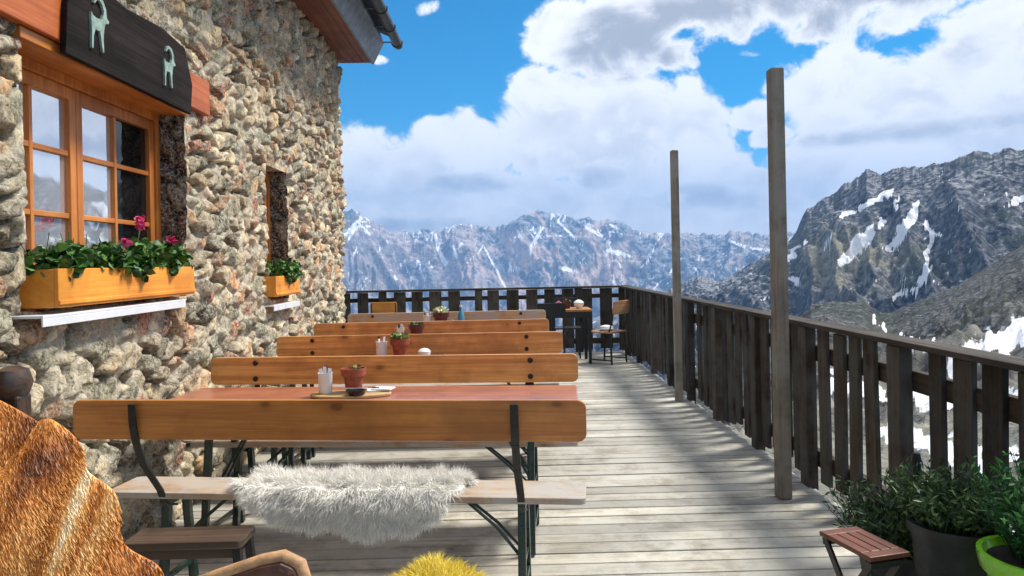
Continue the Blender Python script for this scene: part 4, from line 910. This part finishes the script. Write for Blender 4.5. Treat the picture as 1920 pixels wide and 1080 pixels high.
pC = big_pot('fresh green plant in a lime green pot at the lower right corner', (1.745, 2.38, 0.004), [(.115, 0), (.155, .42), (.172, .418), (.182, .457), (.182, .477), (.165, .477), (.155, .45), (.13, .42), (.02, .41)], M['lime'])
mb = MB(); blades(mb, (.02, 0, .45), .10, 230, .31, .0050, .30, .1, 1, 9); mb.build('foliage', M['grassleaf'], pC, tone=True, fix=False)
mb = MB(); mb.lathe([(.152, .42), (.155, .452), (.02, .455)]); mb.build('soil', M['soil'], pC)
t = thing('black_stake', 'black stake standing up between the potted herbs', 'stake', (1.70, 3.02, .004)); mb = MB(); mb.tube([(0, 0, 0), (0, 0, .60), (0, 0, .61)], [.017, .017, .012], 12); mb.build('stake_shaft', M['black_pl'], t, smooth=True)
mb = MB(); mb.tube([(0, 0, .611), (0, 0, .645)], [.020, .014], 12); mb.build('stake_cap', M['black_pl'], t)

# ------------------------------------------------------------------ bistro table and chairs at the far end
def bistro_chair(label, loc, rz, wm):
    t = thing('bistro_chair', label, 'chair', loc, rz, 'black bistro chairs at the far fence')
    mb = MB(); mb.prism(rounded(.42, .40, .03), lambda u, v, w: (u, v, .44 + .022 * w)); mb.build('seat', wm, t, bevel=.004)
    mb = MB(); mb.prism(rounded(.40, .19, .03), lambda u, v, w: (u, -.215 - .02 * w - .12 * (v + .1), .80 + v)); mb.build('backrest', wm, t, bevel=.004)
    for s in (-1, 1):
        mb = MB(); mb.tube([(s * .185, -.14, .439), (s * .185, -.20, .60), (s * .185, -.245, .88)], .013, 8); mb.build('back_strut', M['black_steel'], t)
        for q in (-1, 1): mb = MB(); mb.tube([(s * .19, q * .19, .005), (s * .18, q * .165, .438)], .014, 8); mb.build('leg', M['black_steel'], t)
        mb = MB(); mb.tube([(s * .19, -.185, .06), (s * .19, .185, .06)], .010, 8); mb.build('stretcher', M['black_steel'], t)
    return t
CW = wood('bistro seat wood', (.40, .20, .09), (.62, .38, .2), knots=0, rough=.5); CO = wood('bright orange chair wood', (.70, .26, .03), (.85, .42, .08), knots=0, rough=.45)
c1 = bistro_chair('black bistro chair with pale wood seat in the far right corner of the deck', (1.52, 10.55, 0), R(48), CW)
c2 = bistro_chair('black bistro chair with bright orange back beside the hut at the far fence', (-1.78, 11.05, 0), R(180), CO)
c3 = bistro_chair('black bistro chair facing left on the near side of the far bistro table', (.66, 10.35, 0), R(8), M['black_steel'])
c4 = bistro_chair('black bistro chair facing the camera behind the far bistro table', (1.0, 11.25, 0), R(176), M['black_steel'])
t = thing('bistro_table', 'square bistro table with wooden top and black frame near the far right corner', 'table', (1.0, 10.75, 0))
mb = MB(); mb.prism(rounded(.60, .60, .02), lambda u, v, w: (u, v, .745 + .03 * w)); mb.build('tabletop', M['pine'], t, bevel=.004)
for sx in (-.26, .26):
    for sy in (-.26, .26): mb = MB(); mb.bar((sx, sy, .004), (sx, sy, .744), .04, .04, (0, 1, 0)); mb.build('leg', M['black_steel'], t)
for q in (-.275, .245): mb = MB(); mb.box(-.24, .24, q, q + .03, .66, .743); mb.build('apron', M['black_steel'], t)
t = thing('folded_cloth', 'pink folded cloth on the far bistro table', 'cloth', (.84, 10.7, .7755)); mb = MB(); mb.prism([(-.07, 0), (.07, 0), (.06, .08), (0, .12), (-.06, .07)], lambda u, v, w: (u, -.04 + .08 * w, v)); mb.build('cloth_fold', M['pink'], t, bevel=.008)
flower_pot('small dark pot on the far bistro table', (.97, 10.72, .7755), .9, M['pot_dark'], 'leaves', M['bushleaf'], 40, .02, .03)
t = thing('cream_bowl', 'cream bowl at the right of the far bistro table', 'bowl', (1.13, 10.68, .7755)); mb = MB(); mb.lathe([(.03, 0), (.07, .05), (.075, .09), (.04, .12), (.01, .13)]); mb.build('bowl_body', M['white'], t, smooth=True)
t = thing('cushion', 'small cream cushion on the seat of the far corner chair', 'cushion', (1.50, 10.52, .4635)); mb = MB(); mb.lathe([(.08, 0), (.11, .03), (.09, .065), (.03, .08)]); mb.build('cushion_body', M['white'], t, smooth=True)

# ------------------------------------------------------------------ air
hm = bpy.data.materials.new('mountain air'); hm.use_nodes = True; HN = hm.node_tree; HN.nodes.clear()
pv = HN.nodes.new('ShaderNodeVolumePrincipled'); pv.inputs['Color'].default_value = (.25, .53, 1.0, 1); pv.inputs['Density'].default_value = 1.15e-4; pv.inputs['Anisotropy'].default_value = 0.0
ho = HN.nodes.new('ShaderNodeOutputMaterial'); HN.links.new(pv.outputs[0], ho.inputs['Volume'])
mb = MB(); mb.box(-9900, 9900, -9900, 9900, -3700, 980); hz = mb.build('haze', hm); tag(hz, kind='stuff')
hm.cycles.homogeneous_volume = True if hasattr(hm.cycles, 'homogeneous_volume') else False
